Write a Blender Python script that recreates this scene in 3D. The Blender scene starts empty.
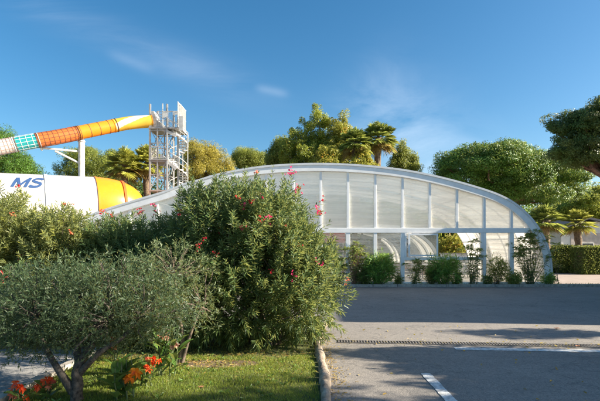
import bpy, bmesh, math, random
import numpy as np
from mathutils import Vector
random.seed(7)
RNG = np.random.default_rng(11)
SC = bpy.context.scene
COL = SC.collection
F = 433.0; HZ = 248.0; EYE = 1.6
def P(px, py, Y): return Vector(((px-300)/F*Y, Y, EYE-(py-HZ)/F*Y))
def GY(py): return F*EYE/(py-HZ)
def G(px, py, z=0.0):
    Y = GY(py); return Vector(((px-300)/F*Y, Y, z))

# ------------------------------------------------------------------ materials
def newmat(name):
    m = bpy.data.materials.new(name); m.use_nodes = True
    nt = m.node_tree; nt.nodes.clear()
    return m, nt, nt.nodes.new('ShaderNodeOutputMaterial')
def N(nt, t, **kw):
    n = nt.nodes.new(t)
    for k, v in kw.items():
        if hasattr(n, k) and not k in n.inputs: setattr(n, k, v)
        else: n.inputs[k].default_value = v
    return n
def L(nt, a, b): nt.links.new(a, b)
def ramp(nt, stops, fac):
    r = nt.nodes.new('ShaderNodeValToRGB'); e = r.color_ramp.elements
    while len(e) < len(stops): e.new(0.5)
    for i, (p, c) in enumerate(stops):
        e[i].position = p; e[i].color = (c[0], c[1], c[2], 1) if len(c) == 3 else c
    L(nt, fac, r.inputs['Fac']); return r
def mixc(nt, a, b, fac):
    m = nt.nodes.new('ShaderNodeMix'); m.data_type = 'RGBA'
    for sock, v in ((m.inputs[0], fac), (m.inputs[6], a), (m.inputs[7], b)):
        if isinstance(v, (int, float)): sock.default_value = v
        elif isinstance(v, tuple): sock.default_value = (v[0], v[1], v[2], 1)
        else: L(nt, v, sock)
    return m.outputs[2]
def math_(nt, op, a, b=None, clamp=False):
    m = nt.nodes.new('ShaderNodeMath'); m.operation = op; m.use_clamp = clamp
    for i, v in enumerate((a, b)):
        if v is None: continue
        if isinstance(v, (int, float)): m.inputs[i].default_value = v
        else: L(nt, v, m.inputs[i])
    return m.outputs[0]
def noise(nt, scale, detail=4, rough=0.55, stretch=None, rot=None):
    tc = nt.nodes.new('ShaderNodeNewGeometry')
    v = tc.outputs['Position']
    if stretch or rot:
        mp = nt.nodes.new('ShaderNodeMapping'); L(nt, v, mp.inputs['Vector'])
        if stretch: mp.inputs['Scale'].default_value = stretch
        if rot: mp.inputs['Rotation'].default_value = rot
        v = mp.outputs[0]
    n = nt.nodes.new('ShaderNodeTexNoise'); n.inputs['Scale'].default_value = scale
    n.inputs['Detail'].default_value = detail; n.inputs['Roughness'].default_value = rough
    L(nt, v, n.inputs['Vector']); return n.outputs['Fac']

def plain(name, col, rough=0.5, metal=0.0, var=0.12, vscale=3.0, bump=0.0, bscale=60, coat=0.0):
    m, nt, out = newmat(name)
    b = nt.nodes.new('ShaderNodeBsdfPrincipled')
    n = noise(nt, vscale, 5)
    c2 = tuple(x*(1-var*2) for x in col); c1 = tuple(min(1, x*(1+var)) for x in col)
    r = ramp(nt, [(0.3, c2), (0.7, c1)], n); L(nt, r.outputs[0], b.inputs['Base Color'])
    b.inputs['Roughness'].default_value = rough; b.inputs['Metallic'].default_value = metal
    if 'Coat Weight' in b.inputs: b.inputs['Coat Weight'].default_value = coat
    if bump:
        bp = nt.nodes.new('ShaderNodeBump'); bp.inputs['Strength'].default_value = bump; bp.inputs['Distance'].default_value = 0.01
        L(nt, noise(nt, bscale, 3), bp.inputs['Height']); L(nt, bp.outputs[0], b.inputs['Normal'])
    L(nt, b.outputs[0], out.inputs[0]); return m

def leafmat(name, dark, light, back=None, trans=0.28, rough=0.45, extra=None, yel=0.25):
    """dark..light by per-leaf random attribute 'v'; back = colour of leaf underside"""
    m, nt, out = newmat(name)
    a = nt.nodes.new('ShaderNodeAttribute'); a.attribute_name = 'v'
    stops = [(0.0, dark), (0.85, light)]
    if extra: stops += [(0.97, extra)]
    r = ramp(nt, stops, a.outputs['Fac']); c = r.outputs[0]
    if back:
        g = nt.nodes.new('ShaderNodeNewGeometry')
        c = mixc(nt, c, back, math_(nt, 'MULTIPLY', g.outputs['Backfacing'], 0.8))
    b = nt.nodes.new('ShaderNodeBsdfPrincipled'); L(nt, c, b.inputs['Base Color']); b.inputs['Roughness'].default_value = rough
    b.inputs['Specular IOR Level'].default_value = 0.35
    t = nt.nodes.new('ShaderNodeBsdfTranslucent')
    tc = mixc(nt, c, (1.0, 0.95, 0.25), yel)
    sc = nt.nodes.new('ShaderNodeHueSaturation'); L(nt, tc, sc.inputs['Color']); sc.inputs['Value'].default_value = 1.5
    L(nt, sc.outputs[0], t.inputs['Color'])
    mx = nt.nodes.new('ShaderNodeMixShader'); mx.inputs[0].default_value = trans
    L(nt, b.outputs[0], mx.inputs[1]); L(nt, t.outputs[0], mx.inputs[2]); L(nt, mx.outputs[0], out.inputs[0])
    return m

def asphalt(name, ca, cb, warm):
    m, nt, out = newmat(name)
    b = nt.nodes.new('ShaderNodeBsdfPrincipled')
    big = noise(nt, 0.55, 6, 0.6)
    r = ramp(nt, [(0.3, ca), (0.7, cb)], big)
    mid = noise(nt, 3.0, 6, 0.7, stretch=(0.5, 1.6, 1))
    c = mixc(nt, r.outputs[0], warm, math_(nt, 'MULTIPLY', ramp(nt, [(0.45, (0, 0, 0)), (0.75, (1, 1, 1))], mid).outputs[0], 0.45))
    # aggregate speckle
    g = nt.nodes.new('ShaderNodeNewGeometry')
    vo = nt.nodes.new('ShaderNodeTexVoronoi'); vo.inputs['Scale'].default_value = 75; L(nt, g.outputs['Position'], vo.inputs['Vector'])
    sp = ramp(nt, [(0.0, (0.62, 0.62, 0.62)), (0.5, (1, 1, 1)), (1.0, (1.4, 1.38, 1.35))], vo.outputs['Color'])
    mul = nt.nodes.new('ShaderNodeMix'); mul.data_type = 'RGBA'; mul.blend_type = 'MULTIPLY'; mul.inputs[0].default_value = 0.8
    L(nt, c, mul.inputs[6]); L(nt, sp.outputs[0], mul.inputs[7])
    fine = noise(nt, 14, 5, 0.7)
    c3 = mixc(nt, mul.outputs[2], (0.05, 0.05, 0.05), math_(nt, 'MULTIPLY', ramp(nt, [(0.5, (0, 0, 0)), (0.8, (1, 1, 1))], fine).outputs[0], 0.5))
    # old oil stains
    st_ = ramp(nt, [(0.66, (0, 0, 0)), (0.78, (1, 1, 1))], noise(nt, 1.1, 3, 0.5, stretch=(1.6, .7, 1)))
    c3 = mixc(nt, c3, (0.10, 0.09, 0.08), math_(nt, 'MULTIPLY', st_.outputs[0], 0.45))
    # cracks
    cr = nt.nodes.new('ShaderNodeTexVoronoi'); cr.feature = 'DISTANCE_TO_EDGE'; cr.inputs['Scale'].default_value = 0.45
    wv = nt.nodes.new('ShaderNodeTexNoise'); wv.inputs['Scale'].default_value = 1.7; wv.inputs['Detail'].default_value = 6; L(nt, g.outputs['Position'], wv.inputs['Vector'])
    add = nt.nodes.new('ShaderNodeVectorMath'); add.operation = 'ADD'; L(nt, g.outputs['Position'], add.inputs[0])
    scl = nt.nodes.new('ShaderNodeVectorMath'); scl.operation = 'SCALE'; scl.inputs['Scale'].default_value = 1.1; L(nt, wv.outputs['Color'], scl.inputs[0]); L(nt, scl.outputs[0], add.inputs[1])
    L(nt, add.outputs[0], cr.inputs['Vector'])
    crm = ramp(nt, [(0.0, (1, 1, 1)), (0.010, (0, 0, 0))], cr.outputs['Distance'])
    c4 = mixc(nt, c3, (0.05, 0.048, 0.045), math_(nt, 'MULTIPLY', crm.outputs[0], 0.4))
    L(nt, c4, b.inputs['Base Color']); b.inputs['Roughness'].default_value = 0.85
    bp = nt.nodes.new('ShaderNodeBump'); bp.inputs['Strength'].default_value = 0.35; bp.inputs['Distance'].default_value = 0.006
    L(nt, vo.outputs['Distance'], bp.inputs['Height']); L(nt, bp.outputs[0], b.inputs['Normal'])
    L(nt, b.outputs[0], out.inputs[0]); return m

def panelmat(name, clear, tint=(0.93, 0.93, 0.9), streak=True, gloss=0.08):
    m, nt, out = newmat(name)
    tr = nt.nodes.new('ShaderNodeBsdfTransparent'); tr.inputs[0].default_value = (0.97, 0.97, 0.96, 1)
    tl = nt.nodes.new('ShaderNodeBsdfTranslucent'); tl.inputs[0].default_value = (*tint, 1)
    df = nt.nodes.new('ShaderNodeBsdfDiffuse'); df.inputs[0].default_value = (tint[0]*0.98, tint[1]*0.98, tint[2]*0.98, 1)
    mx = nt.nodes.new('ShaderNodeMixShader'); mx.inputs[0].default_value = 0.3
    L(nt, tl.outputs[0], mx.inputs[1]); L(nt, df.outputs[0], mx.inputs[2])
    m2 = nt.nodes.new('ShaderNodeMixShader')
    if streak:
        n = noise(nt, 2.2, 5, 0.65, stretch=(0.16, 0.5, 3.2))
        r = ramp(nt, [(0.3, (clear*0.55,)*3), (0.72, (min(1, clear*1.45),)*3)], n)
        L(nt, r.outputs[0], m2.inputs[0])
    else: m2.inputs[0].default_value = clear
    L(nt, mx.outputs[0], m2.inputs[1]); L(nt, tr.outputs[0], m2.inputs[2])
    gl = nt.nodes.new('ShaderNodeBsdfGlossy'); gl.inputs['Roughness'].default_value = 0.12
    m3 = nt.nodes.new('ShaderNodeMixShader'); m3.inputs[0].default_value = gloss
    L(nt, m2.outputs[0], m3.inputs[1]); L(nt, gl.outputs[0], m3.inputs[2]); L(nt, m3.outputs[0], out.inputs[0])
    return m

def tubemat(name, col, trans=0.25, rough=0.3):
    m, nt, out = newmat(name)
    b = nt.nodes.new('ShaderNodeBsdfPrincipled'); n = noise(nt, 1.3, 6, 0.6)
    dirt = noise(nt, 2.0, 6, 0.7, stretch=(3.0, 3.0, 0.4))
    r = ramp(nt, [(0.3, tuple(x*0.86 for x in col)), (0.7, col)], n)
    c = mixc(nt, r.outputs[0], (0.35, 0.3, 0.24), math_(nt, 'MULTIPLY', ramp(nt, [(0.55, (0, 0, 0)), (0.85, (1, 1, 1))], dirt).outputs[0], 0.3))
    L(nt, c, b.inputs['Base Color']); b.inputs['Roughness'].default_value = rough
    t = nt.nodes.new('ShaderNodeBsdfTranslucent'); L(nt, c, t.inputs[0])
    mx = nt.nodes.new('ShaderNodeMixShader'); mx.inputs[0].default_value = trans
    L(nt, b.outputs[0], mx.inputs[1]); L(nt, t.outputs[0], mx.inputs[2]); L(nt, mx.outputs[0], out.inputs[0]); return m

M = {}
M['asphalt'] = asphalt('asphalt', (0.185, 0.168, 0.15), (0.25, 0.225, 0.198), (0.34, 0.30, 0.25))
M['path'] = asphalt('path_asphalt', (0.22, 0.22, 0.215), (0.31, 0.30, 0.29), (0.36, 0.33, 0.29))
M['pave'] = plain('pink_paving', (0.36, 0.29, 0.25), 0.85, var=0.1, vscale=2, bump=0.3)
M['earth'] = plain('earth', (0.17, 0.115, 0.07), 0.95, var=0.3, vscale=5, bump=0.8, bscale=25)
M['ground'] = plain('dry_ground', (0.16, 0.14, 0.08), 0.95, var=0.3, vscale=0.4, bump=0.3)
M['turf'] = plain('turf_soil', (0.10, 0.115, 0.035), 0.95, var=0.35, vscale=6, bump=0.6, bscale=30)
M['kerb'] = plain('kerb_concrete', (0.42, 0.38, 0.33), 0.85, var=0.22, vscale=8, bump=0.5)
M['stone'] = plain('edging_stone', (0.40, 0.32, 0.24), 0.9, var=0.3, vscale=9, bump=0.8, bscale=40)
M['paint'] = plain('road_paint', (0.66, 0.66, 0.64), 0.7, var=0.28, vscale=16, bump=0.4, bscale=90)
M['iron'] = plain('cast_iron', (0.20, 0.18, 0.16), 0.7, 0.2, var=.3)
M['drain'] = plain('drain_dark', (0.06, 0.054, 0.048), 0.9)
M['frame'] = plain('frame_white', (0.93, 0.93, 0.92), 0.35, var=0.05, vscale=3.5)
M['frame_side'] = plain('white_aluminium', (0.72, 0.74, 0.75), 0.4, var=0.05)
M['panel'] = panelmat('frosted_polycarbonate', 0.38, tint=(0.99, 0.97, 0.92))
M['halfclear'] = panelmat('half_clear_glazing', 0.62, tint=(0.97, 0.94, 0.88))
M['roofpanel'] = panelmat('roof_polycarbonate', 0.68, tint=(0.97, 0.95, 0.92), streak=False)
M['clear'] = panelmat('clear_glazing', 0.93, streak=True, gloss=0.07)
M['glass'] = panelmat('sash_glass', 0.72, tint=(0.6, 0.66, 0.68), streak=False, gloss=0.16)
M['deck'] = plain('pool_deck', (0.60, 0.55, 0.48), 0.8, var=0.1, vscale=2)
M['wood'] = plain('brown_wood', (0.16, 0.085, 0.05), 0.7, var=0.25, vscale=12)
M['darkfab'] = plain('dark_fabric', (0.05, 0.05, 0.06), 0.8)
M['whitepl'] = plain('white_plastic', (0.75, 0.75, 0.72), 0.45)
M['red'] = plain('red_board', (0.42, 0.03, 0.03), 0.5)
M['steel'] = plain('galvanised_steel', (0.44, 0.43, 0.41), 0.55, 0.2, var=0.12, vscale=4)
M['whitesteel'] = plain('white_painted_steel', (0.62, 0.61, 0.58), 0.5, var=0.12, vscale=3)
M['s_white'] = tubemat('slide_white', (0.66, 0.64, 0.60), 0.15)
M['s_teal'] = tubemat('slide_teal', (0.03, 0.42, 0.44), 0.3)
M['s_red'] = tubemat('slide_orange_red', (0.80, 0.22, 0.055), 0.3)
M['s_orange'] = tubemat('slide_orange', (0.90, 0.36, 0.03), 0.3)
M['s_yellow'] = tubemat('slide_yellow', (0.88, 0.60, 0.08), 0.3)
M['s_amber'] = tubemat('slide_amber', (0.90, 0.31, 0.018), 0.12)
M['rib_dark'] = plain('rib_dark', (0.20, 0.07, 0.035), 0.6)
M['rib_brown'] = plain('rib_faded', (0.42, 0.27, 0.22), 0.6)
M['rib_white'] = plain('rib_pale', (0.72, 0.74, 0.72), 0.5)
M['blue'] = plain('blue_lettering', (0.035, 0.08, 0.20), 0.5, var=0.05)
M['bark'] = plain('bark', (0.15, 0.115, 0.085), 0.95, var=0.35, vscale=12, bump=1.0, bscale=25)
M['olivebark'] = plain('olive_bark', (0.09, 0.075, 0.06), 0.95, var=0.4, vscale=25, bump=1.0, bscale=45)
M['pinebark'] = plain('pine_bark', (0.16, 0.09, 0.06), 0.95, var=0.35, vscale=6, bump=1.0, bscale=12)
M['palmbark'] = plain('palm_bark', (0.20, 0.14, 0.09), 0.95, var=0.35, vscale=9, bump=1.0, bscale=15)
M['stem'] = plain('green_stem', (0.10, 0.13, 0.05), 0.7, var=0.3)
M['redstem'] = plain('reddish_stem', (0.26, 0.12, 0.07), 0.7, var=0.3)
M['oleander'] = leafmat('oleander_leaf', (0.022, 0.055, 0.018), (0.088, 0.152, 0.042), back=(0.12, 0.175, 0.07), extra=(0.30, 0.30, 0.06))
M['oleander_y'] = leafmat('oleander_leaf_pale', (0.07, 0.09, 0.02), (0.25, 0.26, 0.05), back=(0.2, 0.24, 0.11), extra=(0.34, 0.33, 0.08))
M['olive'] = leafmat('olive_leaf', (0.02, 0.045, 0.018), (0.06, 0.10, 0.042), back=(0.08, 0.115, 0.065), trans=0.2)
M['silver'] = leafmat('silver_leaf', (0.045, 0.08, 0.03), (0.12, 0.17, 0.07), back=(0.15, 0.19, 0.10), trans=0.25)
M['pine'] = leafmat('pine_needles', (0.024, 0.075, 0.012), (0.11, 0.23, 0.028), trans=0.2)
M['pine_y'] = leafmat('pine_needles_warm', (0.14, 0.125, 0.02), (0.42, 0.35, 0.06), trans=0.3)
M['pine_d'] = leafmat('pine_needles_deep', (0.02, 0.045, 0.012), (0.075, 0.14, 0.03), trans=0.2)
M['yellowtree'] = leafmat('autumn_leaf', (0.075, 0.11, 0.014), (0.28, 0.33, 0.035), extra=(0.5, 0.30, 0.03))
M['ytgold'] = leafmat('golden_leaf', (0.12, 0.14, 0.02), (0.34, 0.33, 0.035), extra=(0.5, 0.22, 0.03))
M['broad'] = leafmat('broad_leaf', (0.06, 0.095, 0.02), (0.24, 0.28, 0.045))
M['palm'] = leafmat('palm_leaf', (0.08, 0.12, 0.025), (0.28, 0.34, 0.06))
M['palmdry'] = leafmat('palm_leaf_dry', (0.18, 0.12, 0.05), (0.40, 0.27, 0.08))
M['palm_y'] = leafmat('palm_leaf_golden', (0.16, 0.19, 0.03), (0.42, 0.42, 0.07))
M['hedge'] = leafmat('hedge_leaf', (0.03, 0.06, 0.015), (0.11, 0.17, 0.035))
M['reed'] = leafmat('reed_leaf', (0.09, 0.15, 0.035), (0.26, 0.34, 0.09))
M['fern'] = leafmat('fern_leaf', (0.05, 0.15, 0.025), (0.16, 0.34, 0.06))
M['canna'] = leafmat('canna_leaf', (0.04, 0.10, 0.02), (0.12, 0.22, 0.05), rough=0.35)
M['grass'] = leafmat('grass_blade', (0.07, 0.12, 0.015), (0.22, 0.28, 0.035), trans=0.35, extra=(0.38, 0.33, 0.10))
M['f_pink'] = leafmat('petal_pink', (0.65, 0.02, 0.13), (0.88, 0.08, 0.26), yel=0.0)
M['f_red'] = leafmat('petal_red', (0.50, 0.01, 0.03), (0.80, 0.04, 0.07), yel=0.0)
M['f_scarlet'] = leafmat('petal_scarlet', (0.70, 0.05, 0.01), (0.90, 0.14, 0.03), yel=0.0)
M['f_orange'] = leafmat('petal_orange', (0.85, 0.16, 0.01), (0.95, 0.36, 0.03), yel=0.0)
M['f_coral'] = leafmat('petal_coral', (0.70, 0.12, 0.06), (0.85, 0.30, 0.16), yel=0.0)
M['f_faded'] = leafmat('petal_faded', (0.45, 0.18, 0.14), (0.62, 0.36, 0.28), yel=0.0)
M['wall'] = plain('rendered_wall', (0.80, 0.77, 0.73), 0.8, var=0.06)
M['wall2'] = plain('shop_wall', (0.5, 0.44, 0.38), 0.8, var=0.06)
M['roofdark'] = plain('dark_roof', (0.05, 0.055, 0.075), 0.7)
M['winglass'] = plain('window_glass', (0.05, 0.06, 0.07), 0.08, var=0.02)
M['shutter'] = plain('taupe_cladding', (0.56, 0.48, 0.43), 0.7)
M['dryleaf'] = plain('dry_leaf', (0.32, 0.14, 0.07), 0.8)
M['water'] = plain('pool_water', (0.05, 0.35, 0.45), 0.05, var=0.02)

# ------------------------------------------------------------------ objects
def wloc(o):
    v = Vector((0, 0, 0))
    while o is not None: v = v + o.location; o = o.parent
    return v
def thing(name, label, cat, loc, group=None, kind=None):
    o = bpy.data.objects.new(name, None); COL.objects.link(o); o.location = loc; o.empty_display_size = 0.2
    return tag(o, label, cat, group, kind)
def tag(o, label=None, cat=None, group=None, kind=None):
    if label: o['label'] = label
    if cat: o['category'] = cat
    if group: o['group'] = group
    if kind: o['kind'] = kind
    return o
def copy_tree(o, parent=None):
    c = o.copy(); COL.objects.link(c)
    if parent is not None: c.parent = parent
    for ch in [x for x in bpy.data.objects if x.parent == o]: copy_tree(ch, c)
    return c

class MB:
    def __init__(s): s.v = []; s.f = []; s.mi = []; s.cur = 0
    def add(s, vs, fs):
        n = len(s.v); s.v += [tuple(x) for x in vs]
        for f in fs: s.f.append([i+n for i in f]); s.mi.append(s.cur)
    def box(s, a, b):
        x0, y0, z0 = a; x1, y1, z1 = b
        s.add([(x0,y0,z0),(x1,y0,z0),(x1,y1,z0),(x0,y1,z0),(x0,y0,z1),(x1,y0,z1),(x1,y1,z1),(x0,y1,z1)],
              [(0,3,2,1),(4,5,6,7),(0,1,5,4),(1,2,6,5),(2,3,7,6),(3,0,4,7)])
    def bar(s, a, b, w, h=None, up=(0,0,1)):
        h = h or w; a = Vector(a); b = Vector(b); d = (b-a).normalized(); u = Vector(up)
        if abs(d.dot(u)) > 0.98: u = Vector((0,1,0))
        r = d.cross(u).normalized(); u = r.cross(d)
        vs = [p + r*(sx*w/2) + u*(sz*h/2) for p in (a, b) for sx, sz in ((-1,-1),(1,-1),(1,1),(-1,1))]
        s.add(vs, [(0,1,2,3),(7,6,5,4),(0,4,5,1),(1,5,6,2),(2,6,7,3),(3,7,4,0)])
    def tube(s, pts, rad, seg=8, cap=True):
        pts = [Vector(p) for p in pts]; n = len(pts)
        rad = rad if isinstance(rad, (list, tuple)) else [rad]*n
        vs = []; prev = None
        for i, p in enumerate(pts):
            d = (pts[min(i+1, n-1)] - pts[max(i-1, 0)]).normalized()
            if prev is None:
                r = d.cross(Vector((0,0,1)));
                if r.length < 0.05: r = d.cross(Vector((0,1,0)))
            else: r = prev - d*prev.dot(d)
            r.normalize(); prev = r; u = r.cross(d)
            for k in range(seg):
                a = 2*math.pi*k/seg; vs.append(p + (r*math.cos(a)+u*math.sin(a))*rad[i])
        fs = [(i*seg+k, i*seg+(k+1) % seg, (i+1)*seg+(k+1) % seg, (i+1)*seg+k) for i in range(n-1) for k in range(seg)]
        if cap: fs += [tuple(range(seg))[::-1], tuple((n-1)*seg+k for k in range(seg))]
        s.add(vs, fs)
    def prism(s, poly, off):   # closed polygon extruded by vector off
        n = len(poly); o = Vector(off); vs = [Vector(p) for p in poly] + [Vector(p)+o for p in poly]
        s.add(vs, [tuple(range(n)), tuple(range(2*n-1, n-1, -1))] + [(i, n+i, n+(i+1) % n, (i+1) % n) for i in range(n)])
    def build(s, name, mats, parent=None, smooth=False, bevel=0):
        off = wloc(parent) if parent else Vector((0,0,0))
        me = bpy.data.meshes.new(name); me.from_pydata([(x-off.x, y-off.y, z-off.z) for x, y, z in s.v], [], s.f)
        for m in (mats if isinstance(mats, list) else [mats]): me.materials.append(m)
        me.polygons.foreach_set('material_index', s.mi)
        bm = bmesh.new(); bm.from_mesh(me); bmesh.ops.recalc_face_normals(bm, faces=bm.faces); bm.to_mesh(me); bm.free()
        if smooth:
            me.polygons.foreach_set('use_smooth', [True]*len(me.polygons))
            try: me.set_sharp_from_angle(angle=math.radians(40))
            except Exception: pass
        me.update()
        o = bpy.data.objects.new(name, me); COL.objects.link(o)
        if bevel:
            b = o.modifiers.new('bevel', 'BEVEL'); b.width = bevel; b.segments = 2; b.limit_method = 'ANGLE'
        if parent: o.parent = parent
        return o

def unit(v): return v/np.maximum(np.linalg.norm(v, axis=1, keepdims=True), 1e-9)
def leaves_arr(p, d, ln, wd, long=True, fold=0.25, droop=0.0, nrm=None):
    """p, d: (n,3); ln, wd arrays -> verts (n,k,3); k=6 lanceolate or 4 diamond"""
    n = len(p); d = unit(d)
    ref = RNG.normal(size=(n, 3)) if nrm is None else nrm; s = unit(np.cross(d, ref)); nn = np.cross(s, d)
    flip = np.where(nn[:, 2:3] < 0, -1, 1); nn = nn*flip; s = s*flip
    ln = np.broadcast_to(ln, (n,)).reshape(n, 1); wd = np.broadcast_to(wd, (n,)).reshape(n, 1)
    def at(t, side, up=0):
        q = p + d*ln*t + s*side*wd/2 + nn*up*wd
        q = q.copy(); q[:, 2] -= (droop*ln[:, 0]*t*t); return q
    if long: V = np.stack([at(0,0), at(.32,1,fold), at(.7,.75,fold), at(1,0), at(.7,-.75,fold), at(.32,-1,fold)], 1)
    else: V = np.stack([at(0,0), at(.45,1,fold), at(1,0), at(.45,-1,fold)], 1)
    return V
def leaf_object(name, V, mat, parent, vmul=None, kind=None):
    n, k, _ = V.shape; off = wloc(parent) if parent else Vector((0,0,0))
    co = (V.reshape(-1, 3) - np.array(off)).astype(np.float32)
    base = (np.arange(n)*k)[:, None]
    if k == 6: idx = np.concatenate([base+np.array([[0,1,2,3]]), base+np.array([[0,3,4,5]])], 1).reshape(-1); nf = 2*n; fs = 4
    elif k == 4: idx = np.concatenate([base+np.array([[0,1,2]]), base+np.array([[0,2,3]])], 1).reshape(-1); nf = 2*n; fs = 3
    else: idx = (base+np.array([[0,1,2]])).reshape(-1); nf = n; fs = 3
    me = bpy.data.meshes.new(name); me.vertices.add(n*k); me.vertices.foreach_set('co', co.reshape(-1))
    me.loops.add(len(idx)); me.loops.foreach_set('vertex_index', idx.astype(np.int32))
    me.polygons.add(nf); me.polygons.foreach_set('loop_start', (np.arange(nf)*fs).astype(np.int32))
    me.polygons.foreach_set('loop_total', np.full(nf, fs, np.int32))
    me.update(calc_edges=True)
    a = me.attributes.new('v', 'FLOAT', 'POINT')
    r = RNG.random(n) if vmul is None else np.clip(vmul, 0, 1)
    a.data.foreach_set('value', np.repeat(r, k).astype(np.float32))
    me.materials.append(mat)
    o = bpy.data.objects.new(name, me); COL.objects.link(o)
    if parent: o.parent = parent
    if kind: o['kind'] = kind
    return o
def sphere_dirs(n): return unit(RNG.normal(size=(n, 3)))
def sample_union(ells, n, inner=0.0, zmin=0.05, shell=(0.82, 1.02), amp=.12):
    """points near the surface of a union of ellipsoids with outward normals"""
    w = np.array([a[3]*a[4]+a[4]*a[5]+a[3]*a[5] for a in ells]); w = w/w.sum()
    P_, D_ = [], []; tot = 0
    while tot < n:
        k = RNG.choice(len(ells), size=n, p=w); E = np.array(ells)[k]
        u = sphere_dirs(n); rr = RNG.uniform(shell[0], shell[1], n)
        inn = RNG.random(n) < inner; rr[inn] = RNG.random(inn.sum())**0.5*0.85
        q3 = (u*7.0 + E[:, :3]*3.1); lump = np.sin(q3[:,0]+1.7*np.sin(q3[:,1]*.9))*np.cos(q3[:,2]*1.1+1.3*np.sin(q3[:,0]*.8))+.5*np.sin(q3[:,1]*1.9+q3[:,2]*1.3)
        rr = rr*(1+amp*lump)
        p = E[:, :3] + u*E[:, 3:6]*rr[:, None]; nd = unit(u/E[:, 3:6])
        ok = p[:, 2] > zmin
        for e in ells:
            e = np.array(e); q = np.linalg.norm((p-e[:3])/e[3:6], axis=1); ok &= (q > 0.72) | inn
        P_.append(p[ok]); D_.append(nd[ok]); tot += ok.sum()
    return np.concatenate(P_)[:n], np.concatenate(D_)[:n]

# ------------------------------------------------------------------ setting
def sheet(name, poly, z, mat, kind='structure', thick=None):
    m = MB(); m.prism([(x, y, z) for x, y in poly], (0, 0, -(thick or 0.002)))
    o = m.build(name, mat); o['kind'] = kind; return o
g = MB(); g.add([(-600,-300,-0.02),(600,-300,-0.02),(600,900,-0.02),(-600,900,-0.02)], [(0,1,2,3)]); g.build('ground', M['ground'])['kind'] = 'structure'
sheet('road', [(-60,17.75),(60,17.75),(60,-20),(0.22,-20),(0.22,4.0),(0.2,4.8),(0.2,5.7),(0.3,6.5),(0.3,7.5),(0.3,9.6),(-60,9.6)], 0.0, M['asphalt'], thick=0.015)
sheet('path', [(-12,-5),(-3.12,-5),(-3.12,6.9),(-12,6.9)], 0.0, M['path'], thick=0.015)
sheet('lawn', [(-3.0,-5),(0.24,-5),(0.24,4.8),(0.24,5.7),(0.3,6.6),(0.3,9.5),(-3.0,9.5)], 0.03, M['turf'], thick=0.05)
sheet('planting_bed', [(-12,6.95),(-3.0,6.95),(-3.0,9.55),(-12,9.55)], 0.025, M['earth'], thick=0.04)
sheet('paving', [(-40,18.6),(60,18.6),(60,31),(-40,31)], 0.03, M['pave'], thick=0.04)
# bare soil patch beside shrubs
m = MB(); 
pts = [(-1.15+0.62*math.cos(a)*(1+0.15*math.sin(3*a)), 5.85+0.22*math.sin(a)*(1+0.2*math.cos(2*a))) for a in [2*math.pi*i/24 for i in range(24)]]
m.prism([(x, y, 0.036) for x, y in pts], (0,0,-0.004)); m.build('bare_soil', M['earth'])['kind'] = 'structure'
# kerb beyond the road
k = thing('road_kerb', 'long pale concrete kerb between far edge of road and planting strip', 'kerb', (0,17.8,0))
mm = MB()
x = -20.0
while x < 24: mm.box((x+0.006,17.75,-0.01), (x+0.994,17.9,0.11)); x += 1.0
mm.build('kerb_stone', M['kerb'], k, bevel=0.012)
sheet('planting_strip', [(-20,17.9),(13.2,17.9),(13.2,18.6),(-20,18.6)], 0.07, M['earth'], thick=0.08)
# kerb on left of the lawn
k = thing('path_kerb', 'narrow pale kerb between grey path and lawn at lower left', 'kerb', (-3.06,5,0))
mm = MB(); y = -4.0
while y < 6.9: mm.box((-3.12,y+0.005,-0.01), (-3.0,y+0.995,0.09)); y += 1.0
mm.build('kerb_stone', M['kerb'], k, bevel=0.012)
# rounded edging stones on the right edge of lawn
k = thing('lawn_edging', 'rounded beige stone edging between sunlit lawn and road', 'edging', (0.25,5,0))
mm = MB(); y = 1.5
def edge_x(y): return 0.25 + 0.05*math.sin((y-4.2)*1.1) + (0.035*(y-6)**2 if y > 6 else 0)
while y < 9.4:
    ln = random.uniform(0.2, 0.3); w = random.uniform(0.05, 0.072); h = random.uniform(0.075, 0.12)
    x0 = edge_x(y)+random.uniform(-.008,.008); x1 = edge_x(y+ln)+random.uniform(-.008,.008)
    vs = []; K = 8
    for j, (t, s) in enumerate(((0.02,.72),(0.12,1),(0.5,1.04),(0.88,1),(0.98,.72))):
        for q in range(K+1):
            a = math.pi*q/K
            vs.append((x0+(x1-x0)*t + w*s*math.cos(a)*1.05, y+ln*t, -0.01+(h+0.01)*s*math.sin(a)**0.6))
    fs = [(j*(K+1)+q, j*(K+1)+q+1, (j+1)*(K+1)+q+1, (j+1)*(K+1)+q) for j in range(4) for q in range(K)]
    fs += [tuple(range(K+1)), tuple(4*(K+1)+q for q in range(K,-1,-1))]
    mm.add(vs, fs); y += ln+0.02
mm.build('edging_stone', M['stone'], k, smooth=True)

# drain channel and painted markings
A = G(337, 341.7); B = G(600, 346.4); dv = (B-A).normalized()
def along(t, off, z): 
    n = Vector((-dv.y, dv.x, 0)); p = A + dv*t + n*off; return (p.x, p.y, z)
dr = thing('drain_channel', 'dark slotted drain grating across the road beside the white line', 'drain', along(2.5,0,0))
m = MB(); m.prism([along(0,-.09,.004), along(9,-.09,.004), along(9,.09,.004), along(0,.09,.004)], (0,0,-.002)); m.build('channel', M['drain'], dr)
m = MB()
m.prism([along(0,-.10,.0), along(9,-.10,.0), along(9,-.081,.0), along(0,-.081,.0)], (0,0,.014))
m.prism([along(0,.081,.0), along(9,.081,.0), along(9,.10,.0), along(0,.10,.0)], (0,0,.014))
t = 0.02
while t < 8.98:
    m.prism([along(t,-.080,.005), along(t+.022,-.080,.005), along(t+.022,.080,.005), along(t,.080,.005)], (0,0,.008)); t += 0.048
m.build('grating', M['iron'], dr)
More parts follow.
